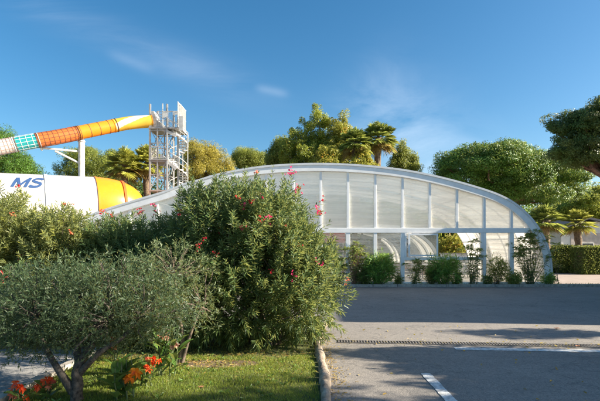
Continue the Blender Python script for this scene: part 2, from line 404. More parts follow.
def rag(a, b, w, name, label):
    """painted line with slightly worn edges"""
    a = Vector(a); b = Vector(b); d = (b-a); Ln = d.length; d.normalize(); n = Vector((-d.y, d.x, 0)); K = max(6, int(Ln/0.05)); L1 = []; L2 = []
    for i in range(K+1):
        p = a + d*(Ln*i/K); L1.append(p + n*(w/2+random.uniform(-.006,.004))); L2.append(p - n*(w/2+random.uniform(-.006,.004)))
    m = MB(); m.prism([(q.x, q.y, 0.006) for q in L1 + L2[::-1]], (0,0,-.002)); o = m.build(name, M['paint']); tag(o, label, 'road marking')
rag(G(455,348.6), G(600,351.3) + (G(600,351.3)-G(455,348.6))*1.5, 0.17, 'stop_line', 'long white stop line painted across the road just before the drain')
rag((1.60,5.52,0), (1.56,3.6,0), 0.125, 'lane_line', 'short white lane dash pointing towards the viewer in the foreground road')

# ------------------------------------------------------------------ pool enclosure
YE = 18.2
prof = [(56,286),(56.5,262),(61,244),(70,230),(83,220),(100,212.3),(133,201.7),(167,191.7),(185,184.5),(200,180.5),(220,174.6),(255,168.2),(290,165.2),(325,164.5),(360,166),(400,170.2),(435,176.8),(470,186),(498,195.5),(516,206),(531,220.5),(541.5,237),(547.5,253),(549.5,270),(550,288.5)]
pr = [P(a, b, YE) for a, b in prof]; pr = [(p.x, max(p.z, 0.0)) for p in pr]; pr[0] = (pr[0][0], 0.0); pr[-1] = (pr[-1][0], 0.0)
def catmull(pts, k=6):
    out = []
    n = len(pts)
    for i in range(n-1):
        p0 = pts[max(i-1,0)]; p1 = pts[i]; p2 = pts[i+1]; p3 = pts[min(i+2,n-1)]
        for j in range(k):
            t = j/k
            out.append(tuple(0.5*((2*p1[c])+(-p0[c]+p2[c])*t+(2*p0[c]-5*p1[c]+4*p2[c]-p3[c])*t*t+(-p0[c]+3*p1[c]-3*p2[c]+p3[c])*t**3) for c in range(len(p1))))
    out.append(tuple(pts[-1])); return out
PR = catmull(pr, 5)
def offset(pts, d):
    out = []
    for i, (x, z) in enumerate(pts):
        a = pts[max(i-1,0)]; b = pts[min(i+1,len(pts)-1)]; tx, tz = b[0]-a[0], b[1]-a[1]; l = math.hypot(tx, tz)
        out.append((x + tz/l*d, z - tx/l*d))
    return out
PRin = offset(PR, 0.30)
def heightat(pts, x):
    best = 0
    for (x0, z0), (x1, z1) in zip(pts, pts[1:]):
        if min(x0, x1) <= x <= max(x0, x1) and abs(x1-x0) > 1e-6: best = max(best, z0+(z1-z0)*(x-x0)/(x1-x0))
    return best
def arch(mb, outer, inner, y0, y1):
    n = len(outer); vs = []
    for (a, b) in zip(outer, inner):
        vs += [(a[0], y0, a[1]), (b[0], y0, max(0,b[1])), (b[0], y1, max(0,b[1])), (a[0], y1, a[1])]
    fs = []
    for i in range(n-1):
        for q in range(4): fs.append((i*4+q, i*4+(q+1) % 4, (i+1)*4+(q+1) % 4, (i+1)*4+q))
    fs += [(0,1,2,3), tuple((n-1)*4+q for q in (3,2,1,0))]
    mb.add(vs, fs)
ENC = thing('pool_enclosure', 'large arched pool enclosure with white frame and frosted panels across the road', 'pool enclosure', (0.1, YE, 0))
m = MB(); arch(m, PR, PRin, YE-0.16, YE+0.16); m.build('front_arch', M['frame'], ENC, smooth=True)
m = MB(); o1 = offset(PR, -0.03); o2 = offset(PR, 0.05); arch(m, o1, o2, YE-0.19, YE-0.162); m.build('arch_trim', M['frame_side'], ENC, smooth=True)
ZR = P(0,230.5,YE).z; ZB = 0.18
mull = [ (511-27.2*i-300)/F*YE for i in range(17)]
railL = min(p[0] for p in PRin if p[1] > ZR); railR = max(p[0] for p in PRin if p[1] > ZR)
m = MB(); m.box((railL-0.05, YE-0.10, ZR-0.10), (railR+0.05, YE+0.10, ZR+0.10)); m.build('mid_rail', M['frame'], ENC, bevel=0.01)
m = MB(); m.box((PRin[0][0]-0.05, YE-0.09, 0.03), (PRin[-1][0]+0.05, YE+0.09, ZB)); m.build('sill_rail', M['frame'], ENC, bevel=0.01)
for i, x in enumerate(mull):
    top = heightat(PRin, x)
    if top < ZR: continue
    if top > ZR+0.15:
        m = MB(); m.box((x-0.05, YE-0.08, ZR+0.102), (x+0.05, YE+0.08, top+0.06)); m.build('mullion', M['frame'], ENC, bevel=0.008)
    if i in (2, 3): continue        # the window bay spans three panels
    m = MB(); w = 0.085 if i % 2 == 0 else 0.07
    m.box((x-w, YE-0.085, ZB-0.05), (x+w, YE+0.085, ZR-0.102)); m.build('post', M['frame'], ENC, bevel=0.008)
# upper panels
edges = sorted(mull)
xs = [min(p[0] for p in PRin if p[1] > ZR+0.12)] + [x for x in edges] + [max(p[0] for p in PRin if p[1] > ZR+0.12)]
xs = sorted(xs)
for a, b in zip(xs, xs[1:]):
    if b-a < 0.1: continue
    a2, b2 = a+0.045, b-0.045; K = 8
    top = [(a2+(b2-a2)*t/K, YE+0.02, max(ZR+0.12, heightat(PRin, a2+(b2-a2)*t/K)+0.03)) for t in range(K+1)]
    m = MB(); m.prism([(b2, YE+0.02, ZR+0.09), (a2, YE+0.02, ZR+0.09)] + top, (0, 0.016, 0)); m.build('panel', M['panel'], ENC)
# lower panels
lowx = [x for i, x in enumerate(mull) if i not in (2, 3)]
lx = sorted([PRin[0][0]+0.02] + lowx + [PRin[-1][0]-0.02])
winL, winR = mull[4]+0.085, mull[1]-0.085
ZW = P(0,258.5,YE).z
for a, b in zip(lx, lx[1:]):
    if abs(b-a) < 0.2: continue
    if abs(a-mull[4]) < 0.01:
        m = MB(); m.box((a+0.09, YE+0.01, ZB+0.002), (b-0.09, YE+0.022, ZW-0.07)); m.build('lower_panel', M['clear'], ENC); continue
    cl = M['halfclear'] if a > mull[2] or a < mull[9] else M['clear']
    zt = ZR-0.1
    hA = min(zt, heightat(PRin, a+0.1)+0.02) if a < -9 else zt
    hB = zt if b < 9 or heightat(PRin, b-0.02) > zt else max(ZB+.3, heightat(PRin, b-0.02))
    m = MB(); m.prism([(a+0.07, YE+0.012, ZB), (b-0.05, YE+0.012, ZB), (b-0.05, YE+0.012, max(ZB+.2,hB)), (a+0.07, YE+0.012, max(ZB+.2,hA))], (0, 0.012, 0)); m.build('lower_panel', cl, ENC)
# window bay
m = MB(); m.box((winL-0.02, YE-0.08, ZW-0.07), (winR+0.02, YE+0.08, ZW+0.07)); m.build('window_sill', M['frame'], ENC, bevel=0.008)
m = MB()
m.box((winL, YE-0.1, ZW+0.071), (winL+0.07, YE+0.06, ZR-0.101)); m.box((winR-0.07, YE-0.1, ZW+0.071), (winR, YE+0.06, ZR-0.101))
wf = m.build('window', M['frame'], ENC)
sx0, sx1 = P(407.5,0,YE).x, P(437,0,YE).x; sz0, sz1 = ZW+0.09, ZR-0.13
m = MB()
for bx in (((sx0,YE-.16,sz0),(sx1,YE-.12,sz0+.07)), ((sx0,YE-.16,sz1-.07),(sx1,YE-.12,sz1)), ((sx0,YE-.16,sz0+.072),(sx0+.07,YE-.12,sz1-.072)), ((sx1-.07,YE-.16,sz0+.072),(sx1,YE-.12,sz1-.072))): m.box(*bx)
m.build('sash', M['frame'], wf)
m = MB(); m.box((sx0+.06, YE-.146, sz0+.06), (sx1-.06, YE-.138, sz1-.06)); m.build('glass', M['glass'], wf)
# vault behind: two telescopic modules
CX = 0.2
def scaled(pts, s): return [((x-CX)*s+CX, z*s) for x, z in pts]
def vault(y0, y1, s, nr, first):
    o = scaled(PR, s); i1 = offset(o, 0.10); sheet_o = offset(o, 0.04); sheet_i = offset(o, 0.065)
    m = MB(); arch(m, sheet_o, sheet_i, y0, y1); m.build('roof_sheet', M['roofpanel'], ENC)
    for j in range(nr):
        y = y0 + (y1-y0)*(j+first)/(nr-1+first)
        m = MB(); arch(m, o, i1, y-0.035, y+0.035); m.build('roof_rib', M['frame_side'], ENC, smooth=True)
    for q in (0.12, 0.27, 0.5, 0.73, 0.88):
        m = MB(); p = i1[int(q*(len(i1)-1))]; m.bar((p[0], y0+.07, p[1]+.02), (p[0], y1-.07, p[1]+.02), 0.06, 0.06); m.build('purlin', M['frame_side'], ENC)
vault(YE+0.18, 23.4, 1.0, 3, 1)
vault(23.0, 25.6, 0.955, 3, 0)
# low arched enclosures further back
def small_vault(cx, half, h, y0, y1, n, label):
    t = thing('telescopic_shelter', label, 'pool shelter', (cx, y0, 0), 'low ribbed shelters seen through the enclosure')
    pts = [(cx-half*math.cos(math.pi*i/40), h*math.sin(math.pi*i/40)**0.8) for i in range(41)]
    m = MB(); arch(m, offset(pts, 0.04), offset(pts, 0.06), y0, y1); m.build('shelter_skin', M['roofpanel'], t)
    for j in range(n):
        y = y0+(y1-y0)*j/(n-1); m = MB(); arch(m, pts, offset(pts, 0.2), y-0.14, y+0.14); m.build('shelter_rib', M['frame_side'], t, smooth=True)
small_vault(5.7, 4.3, 3.3, 31, 46, 9, 'ribbed white arched shelter seen through the clear window of the enclosure')
small_vault(16.1, 3.0, 2.7, 32, 34.6, 4, 'small white arched shelter to the right, half hidden behind reeds and window edge')
# deck inside, pool and furniture
sheet('pool_terrace', [(-9.7,18.7),(10.0,18.7),(10.0,30.5),(-9.7,30.5)], 0.045, M['deck'], thick=0.012)
sheet('pool_water', [(-8.0,22),(2.0,22),(2.0,28),(-8.0,28)], 0.052, M['water'], thick=0.003)
def lounger():
    t = thing('sun_lounger', 'x', 'sun lounger', (0,0,0), 'sun loungers inside the enclosure')
    m = MB(); m.box((-.95,-.32,.30),(.95,-.26,.36)); m.box((-.95,.26,.30),(.95,.32,.36)); m.box((-.95,-.258,.30),(-.9,.258,.36)); m.box((.9,-.258,.30),(.95,.258,.36)); m.build('frame', M['whitepl'], t)
    m = MB(); m.box((-.3,-.25,.362),(.93,.25,.43)); m.build('mattress', M['darkfab'], t, bevel=.02)
    m = MB(); m.bar((-.32,0,.40),(-.92,0,.80),.5,.07); m.build('backrest', M['darkfab'], t, bevel=.02)
    for sx in (-.8,.8):
        for sy in (-.29,.29):
            m = MB(); m.box((sx-.03,sy-.025,0),(sx+.03,sy+.025,.30)); m.build('leg', M['whitepl'], t)
    return t
def chair():
    t = thing('terrace_chair', 'x', 'chair', (0,0,0), 'dark chairs inside the enclosure')
    m = MB(); m.box((-.23,-.23,.42),(.23,.23,.46)); m.build('seat', M['darkfab'], t, bevel=.01)
    m = MB()
    for k in range(4): m.box((-.2+k*.115,.20,.52),(-.15+k*.115,.23,.88))
    m.box((-.23,.20,.88),(.23,.235,.94)); m.build('backrest', M['darkfab'], t)
    for sx in (-.2,.2):
        for sy in (-.2,.2):
            m = MB(); m.bar((sx,sy,.42),(sx*1.15,sy*1.15,0),.035); m.build('leg', M['darkfab'], t)
    return t
def table():
    t = thing('terrace_table', 'x', 'table', (0,0,0), 'white tables inside the enclosure')
    m = MB(); m.box((-.45,-.45,.71),(.45,.45,.75)); m.build('table_top', M['whitepl'], t, bevel=.01)
    for sx in (-.38,.38):
        for sy in (-.38,.38):
            m = MB(); m.box((sx-.025,sy-.025,0),(sx+.025,sy+.025,.71)); m.build('leg', M['whitepl'], t)
    return t
lg = lounger(); places = [(4.6,20.3,0.1,'dark sun lounger behind the bushy papyrus under the window'),(7.3,20.6,-.2,'dark sun lounger inside near the right end of the enclosure'),
    (2.6,20.4,0.15,'dark sun lounger behind the round leafy bush'),(0.2,20.8,0,'dark sun lounger inside behind the tall red stemmed reed'),(5.4,23.0,0.0,'dark sun lounger in the second row behind the open window')]
for i, (x, y, r, lb) in enumerate(places):
    o = lg if i == 0 else copy_tree(lg); o.location = (x, y, .046); o.rotation_euler.z = r; o['label'] = lb
tb = table(); ch = chair(); first = True
for i, (x, y, lb) in enumerate([(6.1,21.8,'white square table seen below the open window'),(3.4,22.2,'white square table left of the sliding window, inside'),(8.6,22.3,'white square table near the right wall inside')]):
    o = tb if i == 0 else copy_tree(tb); o.location = (x, y, .046); o['label'] = lb
    for j, (dx, dy, r) in enumerate(((-.75,0,1.57),(.75,0,-1.57),(0,.75,0))):
        c = ch if first else copy_tree(ch); first = False
        c.location = (x+dx, y+dy, .046); c.rotation_euler.z = r
        c['label'] = ['dark chair on the left side of the ','dark chair on the right side of the ','dark chair at the far side of the '][j] + ['table below the open window','table left of the sliding window','table near the right wall'][i]
# red board hung inside
rb = thing('red_board', 'dark red board standing inside behind the left lower pane', 'board', (P(333,0,19.3).x, 19.3, .045))
m = MB(); a = P(318,233,19.3); b = P(345,243,19.3); m.box((a.x,19.28,b.z),(b.x,19.33,a.z)); m.build('board_face', M['red'], rb)
m = MB(); m.box((a.x+.05,19.285,.045),(a.x+.11,19.325,b.z)); m.box((b.x-.11,19.285,.045),(b.x-.05,19.325,b.z)); m.build('board_legs', M['steel'], rb)
# brown low planter wall inside
pw = thing('planter_wall', 'low brown wooden planter wall standing inside behind window bay', 'planter', (P(420,0,25).x, 25, .045))
m = MB(); m.box((5.4,24.9,.045),(9.0,25.3,.75)); m.build('timber_face', M['wood'], pw); m = MB(); m.box((5.35,24.85,.752),(9.05,25.35,.80)); m.build('coping', M['whitepl'], pw)

# ------------------------------------------------------------------ water slide
slide_pts = [(152,121.2,38.3),(140,122.0,37.9),(128,123.2,37.4),(115,125.6,36.9),(97,129.2,36.0),(78,133.0,35.1),(58,137.0,34.2),(39,140.2,33.5),(16,144.3,32.8),(0,147.2,32.3),(-30,151.5,31.3),(-80,158,29.8),(-140,165,28.2)]
SP = [P(*p) for p in slide_pts]; SPd = [Vector(v) for v in catmull([tuple(v) for v in SP], 12)]
def pxof(v): return 300+v.x/v.y*F
SL = thing('water_slide', 'enclosed water slide tube in white, teal, orange and yellow sections leading to the stair tower', 'water slide', (-14, 36, 0))
secs = [('yellow', 115.5, 152, 's_yellow', None), ('orange', 78, 115, 's_orange', 'thin'), ('red', 39.5, 77.5, 's_red', 'rib_dark'), ('teal', 16, 39, 's_teal', 'rib_white'), ('white', -200, 15.5, 's_white', 'rib_brown')]
labels = {'yellow': 'yellow tube section with white swirl at the top', 'orange': 'plain bright orange tube section', 'red': 'orange red tube section with dark grid of ribs', 'teal': 'teal tube section with pale grid lines', 'white': 'white tube section with dark grid lines'}
RT = 0.545
def ring_frame(i):
    d = (SPd[min(i+1,len(SPd)-1)]-SPd[max(i-1,0)]).normalized(); r = d.cross(Vector((0,0,1))).normalized(); return d, r, r.cross(d)
for nm, a, b, mat, rib in secs:
    idx = [i for i, p in enumerate(SPd) if a-2.5 <= pxof(p) <= b+1.5]
    if len(idx) < 2: continue
    m = MB(); seg = 96 if nm == 'yellow' else 24; vs = []
    for i in idx:
        d, r, u = ring_frame(i)
        for k in range(seg):
            an = 2*math.pi*k/seg; vs.append(SPd[i] + (r*math.cos(an)+u*math.sin(an))*RT)
    m.v = [tuple(v) for v in vs]
    for q in range(len(idx)-1):
        for k in range(seg):
            m.f.append([q*seg+k, q*seg+(k+1) % seg, (q+1)*seg+(k+1) % seg, (q+1)*seg+k])
            sw = k/seg - (.20 + .30*q/len(idx))
            m.mi.append(1 if nm == 'yellow' and 0 <= sw < .15 and q > 2 else 0)
    o = m.build('tube_section', [M[mat], M['s_white']], SL, smooth=True); o['label'] = labels[nm]
    # flanges: rings at ends, and grid of ribs
    m = MB(); seg = 24
    step = 3 if rib in ('rib_dark','rib_white','rib_brown') else 6
    rings = idx[::step] if rib else []
    if nm == 'yellow': rings = []
    for i in rings + [idx[0], idx[-1]]:
        d, r, u = ring_frame(i); th = 0.028 if i in (idx[0], idx[-1]) else 0.016
        c = SPd[i]; vs = []
        for k in range(seg):
            an = 2*math.pi*k/seg; rd = r*math.cos(an)+u*math.sin(an)
            for dd, rr in ((-th, RT-.01), (-th, RT+th), (th, RT+th), (th, RT-.01)): vs.append(c + d*dd + rd*rr)
        m.add(vs, [(k*4+q, k*4+(q+1) % 4, ((k+1) % seg)*4+(q+1) % 4, ((k+1) % seg)*4+q) for k in range(seg) for q in range(4)])
    if step == 3:
        for k in range(0, 24, 2):
            an = 2*math.pi*(k+.5)/24
            m.tube([SPd[i] + (ring_frame(i)[1]*math.cos(an)+ring_frame(i)[2]*math.sin(an))*(RT+.004) for i in idx[::3]+[idx[-1]]], 0.018, 4)
    m.build('rib_grid' if step == 3 else 'flange', M[rib] if rib and rib != 'thin' else M['rib_dark' if rib == 'thin' else 's_amber'], o)
# column with outrigger arms
sc = thing('slide_column', 'pale steel column with two outrigger arms holding up the slide', 'support column', (P(81.5,0,35.6).x, 35.6, 0))
cx = P(81.5,0,35.6).x; 
m = MB(); m.tube([(cx,35.6,0),(cx,35.6,P(0,142,35.6).z)], 0.24, 16); m.build('column', M['whitesteel'], sc, smooth=True)
m = MB(); m.tube([(cx,35.6,P(0,142,35.6).z),(cx,35.6,P(0,139.5,35.6).z)], [0.3,0.22], 16); m.build('column_head', M['whitesteel'], sc, smooth=True)
for a, b in (((80,151.5,35.6),(42,148,34)), ((80,163.5,35.6),(55,151,34.6)), ((42,150,34),(40,146.5,33.7))):
    m = MB(); m.tube([P(*a), P(*b)], 0.085, 8); m.build('arm', M['whitesteel'], sc)

# large tube at lower left
BT = thing('slide_tunnel', 'huge white slide tunnel with blue letters and amber end behind the oleanders', 'water slide', (-19, 34, 0))
d2 = Vector((0.848, 0.53, 0.0)).normalized()
A0 = Vector((-17.0, 35.0, 7.34)); slope = (7.34-7.1)/5.96; d3 = Vector((d2.x, d2.y, slope)).normalized(); RB = 2.45
rside = d3.cross(Vector((0,0,1))).normalized(); upv = rside.cross(d3)   # rside points to +x,-y side (towards viewer)
Cc = A0 - upv*RB
def ring(m, t, r, seg=48): return [Cc + d3*t + (rside*math.cos(2*math.pi*k/seg)+upv*math.sin(2*math.pi*k/seg))*r for k in range(seg)]
def lathe(stations, name, mat, label=None, parent=BT, close=False):
    m = MB(); vs = []; seg = 48
    for t, r in stations: vs += ring(m, t, r)
    fs = [(i*seg+k, i*seg+(k+1) % seg, (i+1)*seg+(k+1) % seg, (i+1)*seg+k) for i in range(len(stations)-1) for k in range(seg)]
    if close: fs.append(tuple((len(stations)-1)*seg+k for k in range(seg)))
    m.add(vs, fs); o = m.build(name, mat, parent, smooth=True)
    if label: o['label'] = label
    return o
body = lathe([(-16,RB),(-12,RB),(-8,RB),(-4,RB),(0,RB),(0.35,RB)], 'tunnel_shell', M['s_white'], 'white tunnel shell')
end = lathe([(0.40,RB-.01)] + [(0.4+3.6*math.sin(a), (RB-.01)*(0.25+0.75*math.cos(a))) for a in [math.pi/2*i/14 for i in range(1,15)]], 'tunnel_end', M['s_amber'], 'amber rounded end', close=True)
for t, r, w, mt in ((0.36, RB, .08, 's_orange'), (2.35, RB*0.895, .09, 's_red')):
    lathe([(t-w, r-.03),(t-w, r+.06),(t+w, r+.045),(t+w, r-.05)], 'flange_ring', M[mt], parent=end)
tseam = -3.1
lathe([(tseam-.11, RB-.02),(tseam-.11, RB+.05),(tseam+.11, RB+.05),(tseam+.11, RB-.02)], 'seam_ring', M['rib_white'], parent=body)
for t in (-12,-7.5,-2.5,2.0):
    c = Cc+d3*t; m = MB(); m.tube([(c.x, c.y, 0), (c.x, c.y, c.z-(RB if t < 1 else RB*.85)+.05)], 0.22, 14); m.build('leg', M['whitesteel'], BT, smooth=True)
# lettering wrapped on the tunnel
# find t/theta windows from pixels: letters span px 12..44, py 177.5..187
def surf(t, th, r=RB): return Cc + d3*t + (rside*math.cos(th)+upv*math.sin(th))*r
def solve(px, py):
    best = None
    for i in range(120):
        for j in range(80):
            t = -8+8*i/119; th = math.radians(10+70*j/79); q = surf(t, th)
            e = (300+q.x/q.y*F-px)**2 + (HZ-(q.z-EYE)/q.y*F-py)**2
            if best is None or e < best[0]: best = (e, t, th)
    return best[1], best[2]
tl_ = solve(12.5, 177.5); br_ = solve(43, 186.8); bl_ = solve(11.0, 186.8)
def letter_point(u, w, r):
    t = bl_[0] + (br_[0]-bl_[0])*u*0.90 + w*0.40; th = bl_[1]*(1-w) + tl_[1]*w
    return surf(t, th, r)
def stroke(mb, pts, wd, r, K=10):
    dn = []
    for (a, b) in zip(pts, pts[1:]):
        for q in range(K): dn.append((a[0]+(b[0]-a[0])*q/K, a[1]+(b[1]-a[1])*q/K))
    dn.append(pts[-1]); vs = []
    for i_, (x, y) in enumerate(dn):
        a = dn[max(i_-1,0)]; b = dn[min(i_+1,len(dn)-1)]; tx, ty = (b[0]-a[0])*2.4, b[1]-a[1]; l = math.hypot(tx, ty) or 1
        nx, ny = -ty/l*wd/2/2.4, tx/l*wd/2
        for o_ in (-1,-.33,.33,1): vs.append(letter_point(x+nx*o_, y+ny*o_, r))
    mb.add(vs, [(i_*4+q, i_*4+q+1, (i_+1)*4+q+1, (i_+1)*4+q) for i_ in range(len(dn)-1) for q in range(3)])
m = MB()
stroke(m, [(.045,0),(.045,1)], .27, RB+.020); stroke(m, [(.045,.98),(.27,.12)], .23, RB+.024); stroke(m, [(.27,.12),(.49,.98)], .23, RB+.028); stroke(m, [(.49,1),(.49,0)], .27, RB+.032)
lo = m.build('letter', M['blue'], body); lo['label'] = 'blue italic letter M'
Sp = [(.97,.80),(.93,.90),(.84,.93),(.74,.92),(.67,.86),(.64,.74),(.67,.62),(.75,.54),(.85,.48),(.94,.40),(.98,.28),(.95,.15),(.87,.08),(.76,.06),(.66,.09),(.61,.20)]
m = MB(); stroke(m, Sp, .23, RB+.022, 3); lo = m.build('letter', M['blue'], body); lo['label'] = 'blue italic letter S'

# ------------------------------------------------------------------ stair tower
YT = 38.0
def TX(px): return (px-300)/F*YT
def TZ(py): return EYE+(HZ-py)/F*YT
TW = thing('stair_tower', 'tall galvanised steel tower with spiral staircase at the head of the slide', 'stair tower', (TX(165), YT, 0))
xl, xr = TX(150), TX(167); y0, y1 = YT, YT+2.0
zt = TZ(127.5); zm = TZ(159); ztop = TZ(104)
for x in (xl, xr, TX(157.5)):
    for y in (y0, y1):
        m = MB(); m.bar((x,y,0),(x,y, ztop if x != TX(157.5) else zt), 0.15 if x != TX(157.5) else 0.10); m.build('post', M['steel'], TW)
def deck(x0, x1, ya, yb, z):
    m = MB(); m.box((x0,ya,z-.12),(x1,yb,z)); o = m.build('platform', M['steel'], TW)
    return o
deck(xl-.1, TX(181), y0-.1, y1+.1, zt); deck(xl-.1, xr+.1, y0-.1, y1+.1, zm); deck(xl-.1, xr+.1, y0-.1, y1+.1, TZ(190))
m = MB()
for za, zb in ((zm, zt-.15), (TZ(190), zm-.15), (.2, TZ(190)-.15)):
    for ya in (y0, y1):
        m.bar((xl,ya,za+.05),(xr,ya,zb),.06); m.bar((xr,ya+.02,za+.05),(xl,ya+.02,zb),.06)
    for xa in (xl, xr): m.bar((xa,y0,za+.05),(xa,y1,zb),.045)
for z in (zt-.25, zm-.2, (zm+zt)/2, (zm+TZ(190))/2):
    m.bar((xl,y0,z),(xr,y0,z),.07); m.bar((xl,y1,z),(xr,y1,z),.07); m.bar((xl,y0,z),(xl,y1,z),.07); m.bar((xr,y0,z),(xr,y1,z),.07)
m.build('bracing', M['steel'], TW)
def railing(pts, h, name='railing', every=0.14, mat='whitesteel', top=0.05):
    m = MB()
    for a, b in zip(pts, pts[1:]):
        a = Vector(a); b = Vector(b); d = b-a; n = max(1, int(d.length/every))
        m.bar(a+Vector((0,0,h)), b+Vector((0,0,h)), top); m.bar(a+Vector((0,0,.1)), b+Vector((0,0,.1)), top*.8); m.bar(a+Vector((0,0,h*.52)), b+Vector((0,0,h*.52)), top*.7)
        for i in range(n+1): p = a+d*(i/n); m.bar(p+Vector((0,0,.05)), p+Vector((0,0,h)), .022)
    m.build(name, M[mat], TW)
railing([(xl,y0-.05,zt),(xr,y0-.05,zt)], 1.15); railing([(xl,y1,zt),(TX(180),y1,zt),(TX(180),y0,zt)], ztop-zt, every=.1)
railing([(xr,y0-.05,zm),(xl,y0-.05,zm),(xl,y1,zm)], 1.1)
# white start tub and shields on top platform
m = MB(); m.prism([(xl-.15,y0+.3,zt),(xl+1.1,y0+.3,zt),(xl+1.0,y0+.3,zt+.45),(xl+.5,y0+.3,zt+.7),(xl+.25,y0+.3,zt+1.55),(xl-.15,y0+.3,zt+1.55)], (0,1.2,0)); m.build('launch_tub', M['s_white'], TW, bevel=.03)
m = MB(); m.box((TX(163.5),y0-.12,TZ(118)),(TX(168),y0-.09,TZ(112))); m.build('notice_board', M['whitepl'], TW); m = MB(); m.box((TX(173),y0-.12,TZ(115)),(TX(178),y0-.09,TZ(111.5))); m.build('notice_board', M['whitepl'], TW)
m = MB()
for a, b in (((TX(163),y0-.1,TZ(112)),(TX(179),y0-.1,TZ(112))), ((TX(163),y0-.1,TZ(104)),(TX(163),y0-.1,zt)), ((TX(179),y0-.1,TZ(104)),(TX(179),y0-.1,zt))): m.bar(a, b, .06)
m.build('gate_frame', M['whitesteel'], TW)
m = MB(); gx_ = TX(178.5)
for q in range(26): yq = y0-.3+2.5*q/25; m.box((gx_+.003,yq-.017,zt+.06),(gx_+.035,yq+.017,ztop+.09))
for zq in (zt+.03, zt+.7, zt+1.35, ztop+.06): m.box((gx_,y0-.34,zq),(gx_+.04,y1+.24,zq+.05))
m.build('guard_grille', M['whitesteel'], TW)
m = MB(); m.box((TX(179.8),y0-.35,zt-.35),(TX(184),y0-.31,zt+.9)); m.build('side_shield', M['whitesteel'], TW)
# upper flight then spiral
scx, scy = TX(178.2)-.28, YT+1.0
m = MB(); m.tube([(scx,scy,0),(scx,scy,zt+1.2)], .11, 12); m.build('newel', M['steel'], TW, smooth=True)
steps = MB(); stringer = []; zz = zt; ang = math.radians(200); n = 0; R0 = 0.86
while zz > 0.2:
    a0, a1 = ang, ang+math.radians(28)
    def cp(a, r): return (scx+r*math.cos(a), scy+r*math.sin(a))
    p = [cp(a0,.1), cp(a0,R0), cp((a0+a1)/2,R0), cp(a1,R0), cp(a1,.1)]
    steps.prism([(x,y,zz) for x, y in p], (0,0,-.09)); stringer.append((scx+R0*math.cos(a0), scy+R0*math.sin(a0), zz))
    ang += math.radians(25); zz -= 0.20; n += 1
steps.build('spiral_treads', M['whitesteel'], TW)
m = MB(); m.tube(stringer, .035, 6); m.tube([(x,y,z+1.0) for x, y, z in stringer], .03, 6); m.tube([(x,y,z+.5) for x, y, z in stringer], .018, 6)
for x, y, z in stringer: m.bar((x,y,z-.05),(x,y,z+1.0),.022)
m.build('spiral_railing', M['whitesteel'], TW)
for a in (-.2, 1.4, 2.9, 4.5):
    m = MB(); m.tube([(scx+(R0+.06)*math.cos(a), scy+(R0+.06)*math.sin(a), 0), (scx+(R0+.06)*math.cos(a), scy+(R0+.06)*math.sin(a), zt-.2)], .035, 6); m.build('spiral_post', M['steel'], TW)
# short white flights between tower and spiral
for (ax, ay), (bx, by) in (((157,126),(176,135)), ((160,155),(176,168))):
    m = MB(); K = 8
    for i in range(K):
        t = i/K; x = TX(ax+(bx-ax)*t); z = TZ(ay+(by-ay)*t); m.box((x, y0+.1, z-.05), (x+TX(bx)-TX(ax)-(TX(bx)-TX(ax))*(1-1.15/K), y0+.95, z))
    m.bar((TX(ax),y0+.06,TZ(ay)-.05),(TX(bx),y0+.06,TZ(by)-.05),.05,.26); m.bar((TX(ax),y0+.06,TZ(ay)+.95),(TX(bx),y0+.06,TZ(by)+.95),.05); m.build('stair_flight', M['whitesteel'], TW)
m = MB(); m.box((TX(172),y1-.2,.1),(TX(172)+.1,y1-.1,zt)); m.build('rear_post', M['steel'], TW)

# ------------------------------------------------------------------ plants
def limb(m, a, b, r0, r1, wig=0.1, seg=7, k=5):
    a = Vector(a); b = Vector(b); L_ = (b-a).length; pts = []
    for i in range(k+1):
        t = i/k; p = a.lerp(b, t)
        if 0 < i < k: p += Vector((random.uniform(-1,1),random.uniform(-1,1),random.uniform(-.5,.5)))*wig*L_*0.3
        pts.append(p)
    m.tube(pts, [r0+(r1-r0)*i/k for i in range(k+1)], seg); return pts

def flower_cluster(parent, p, mat, size=0.07, n=7, label=None):
    pts = np.array(p) + RNG.normal(size=(n, 3))*size*0.55
    V = []
    for c in pts:
        k = 5; ax = sphere_dirs(1)[0]; ax[1] -= 0.6; ax /= np.linalg.norm(ax)
        s = np.cross(ax, [0.1,0.2,1.0]); s /= np.linalg.norm(s); u = np.cross(ax, s)
        a = np.arange(k)*2*math.pi/k + RNG.random()
        d = np.cos(a)[:, None]*s + np.sin(a)[:, None]*u + ax*0.35
        V.append(leaves_arr(np.repeat(c[None], k, 0), d, size*0.42, size*0.34, long=False, fold=0.1))
    o = leaf_object('flower', np.concatenate(V), mat, parent)
    if label: o['label'] = label

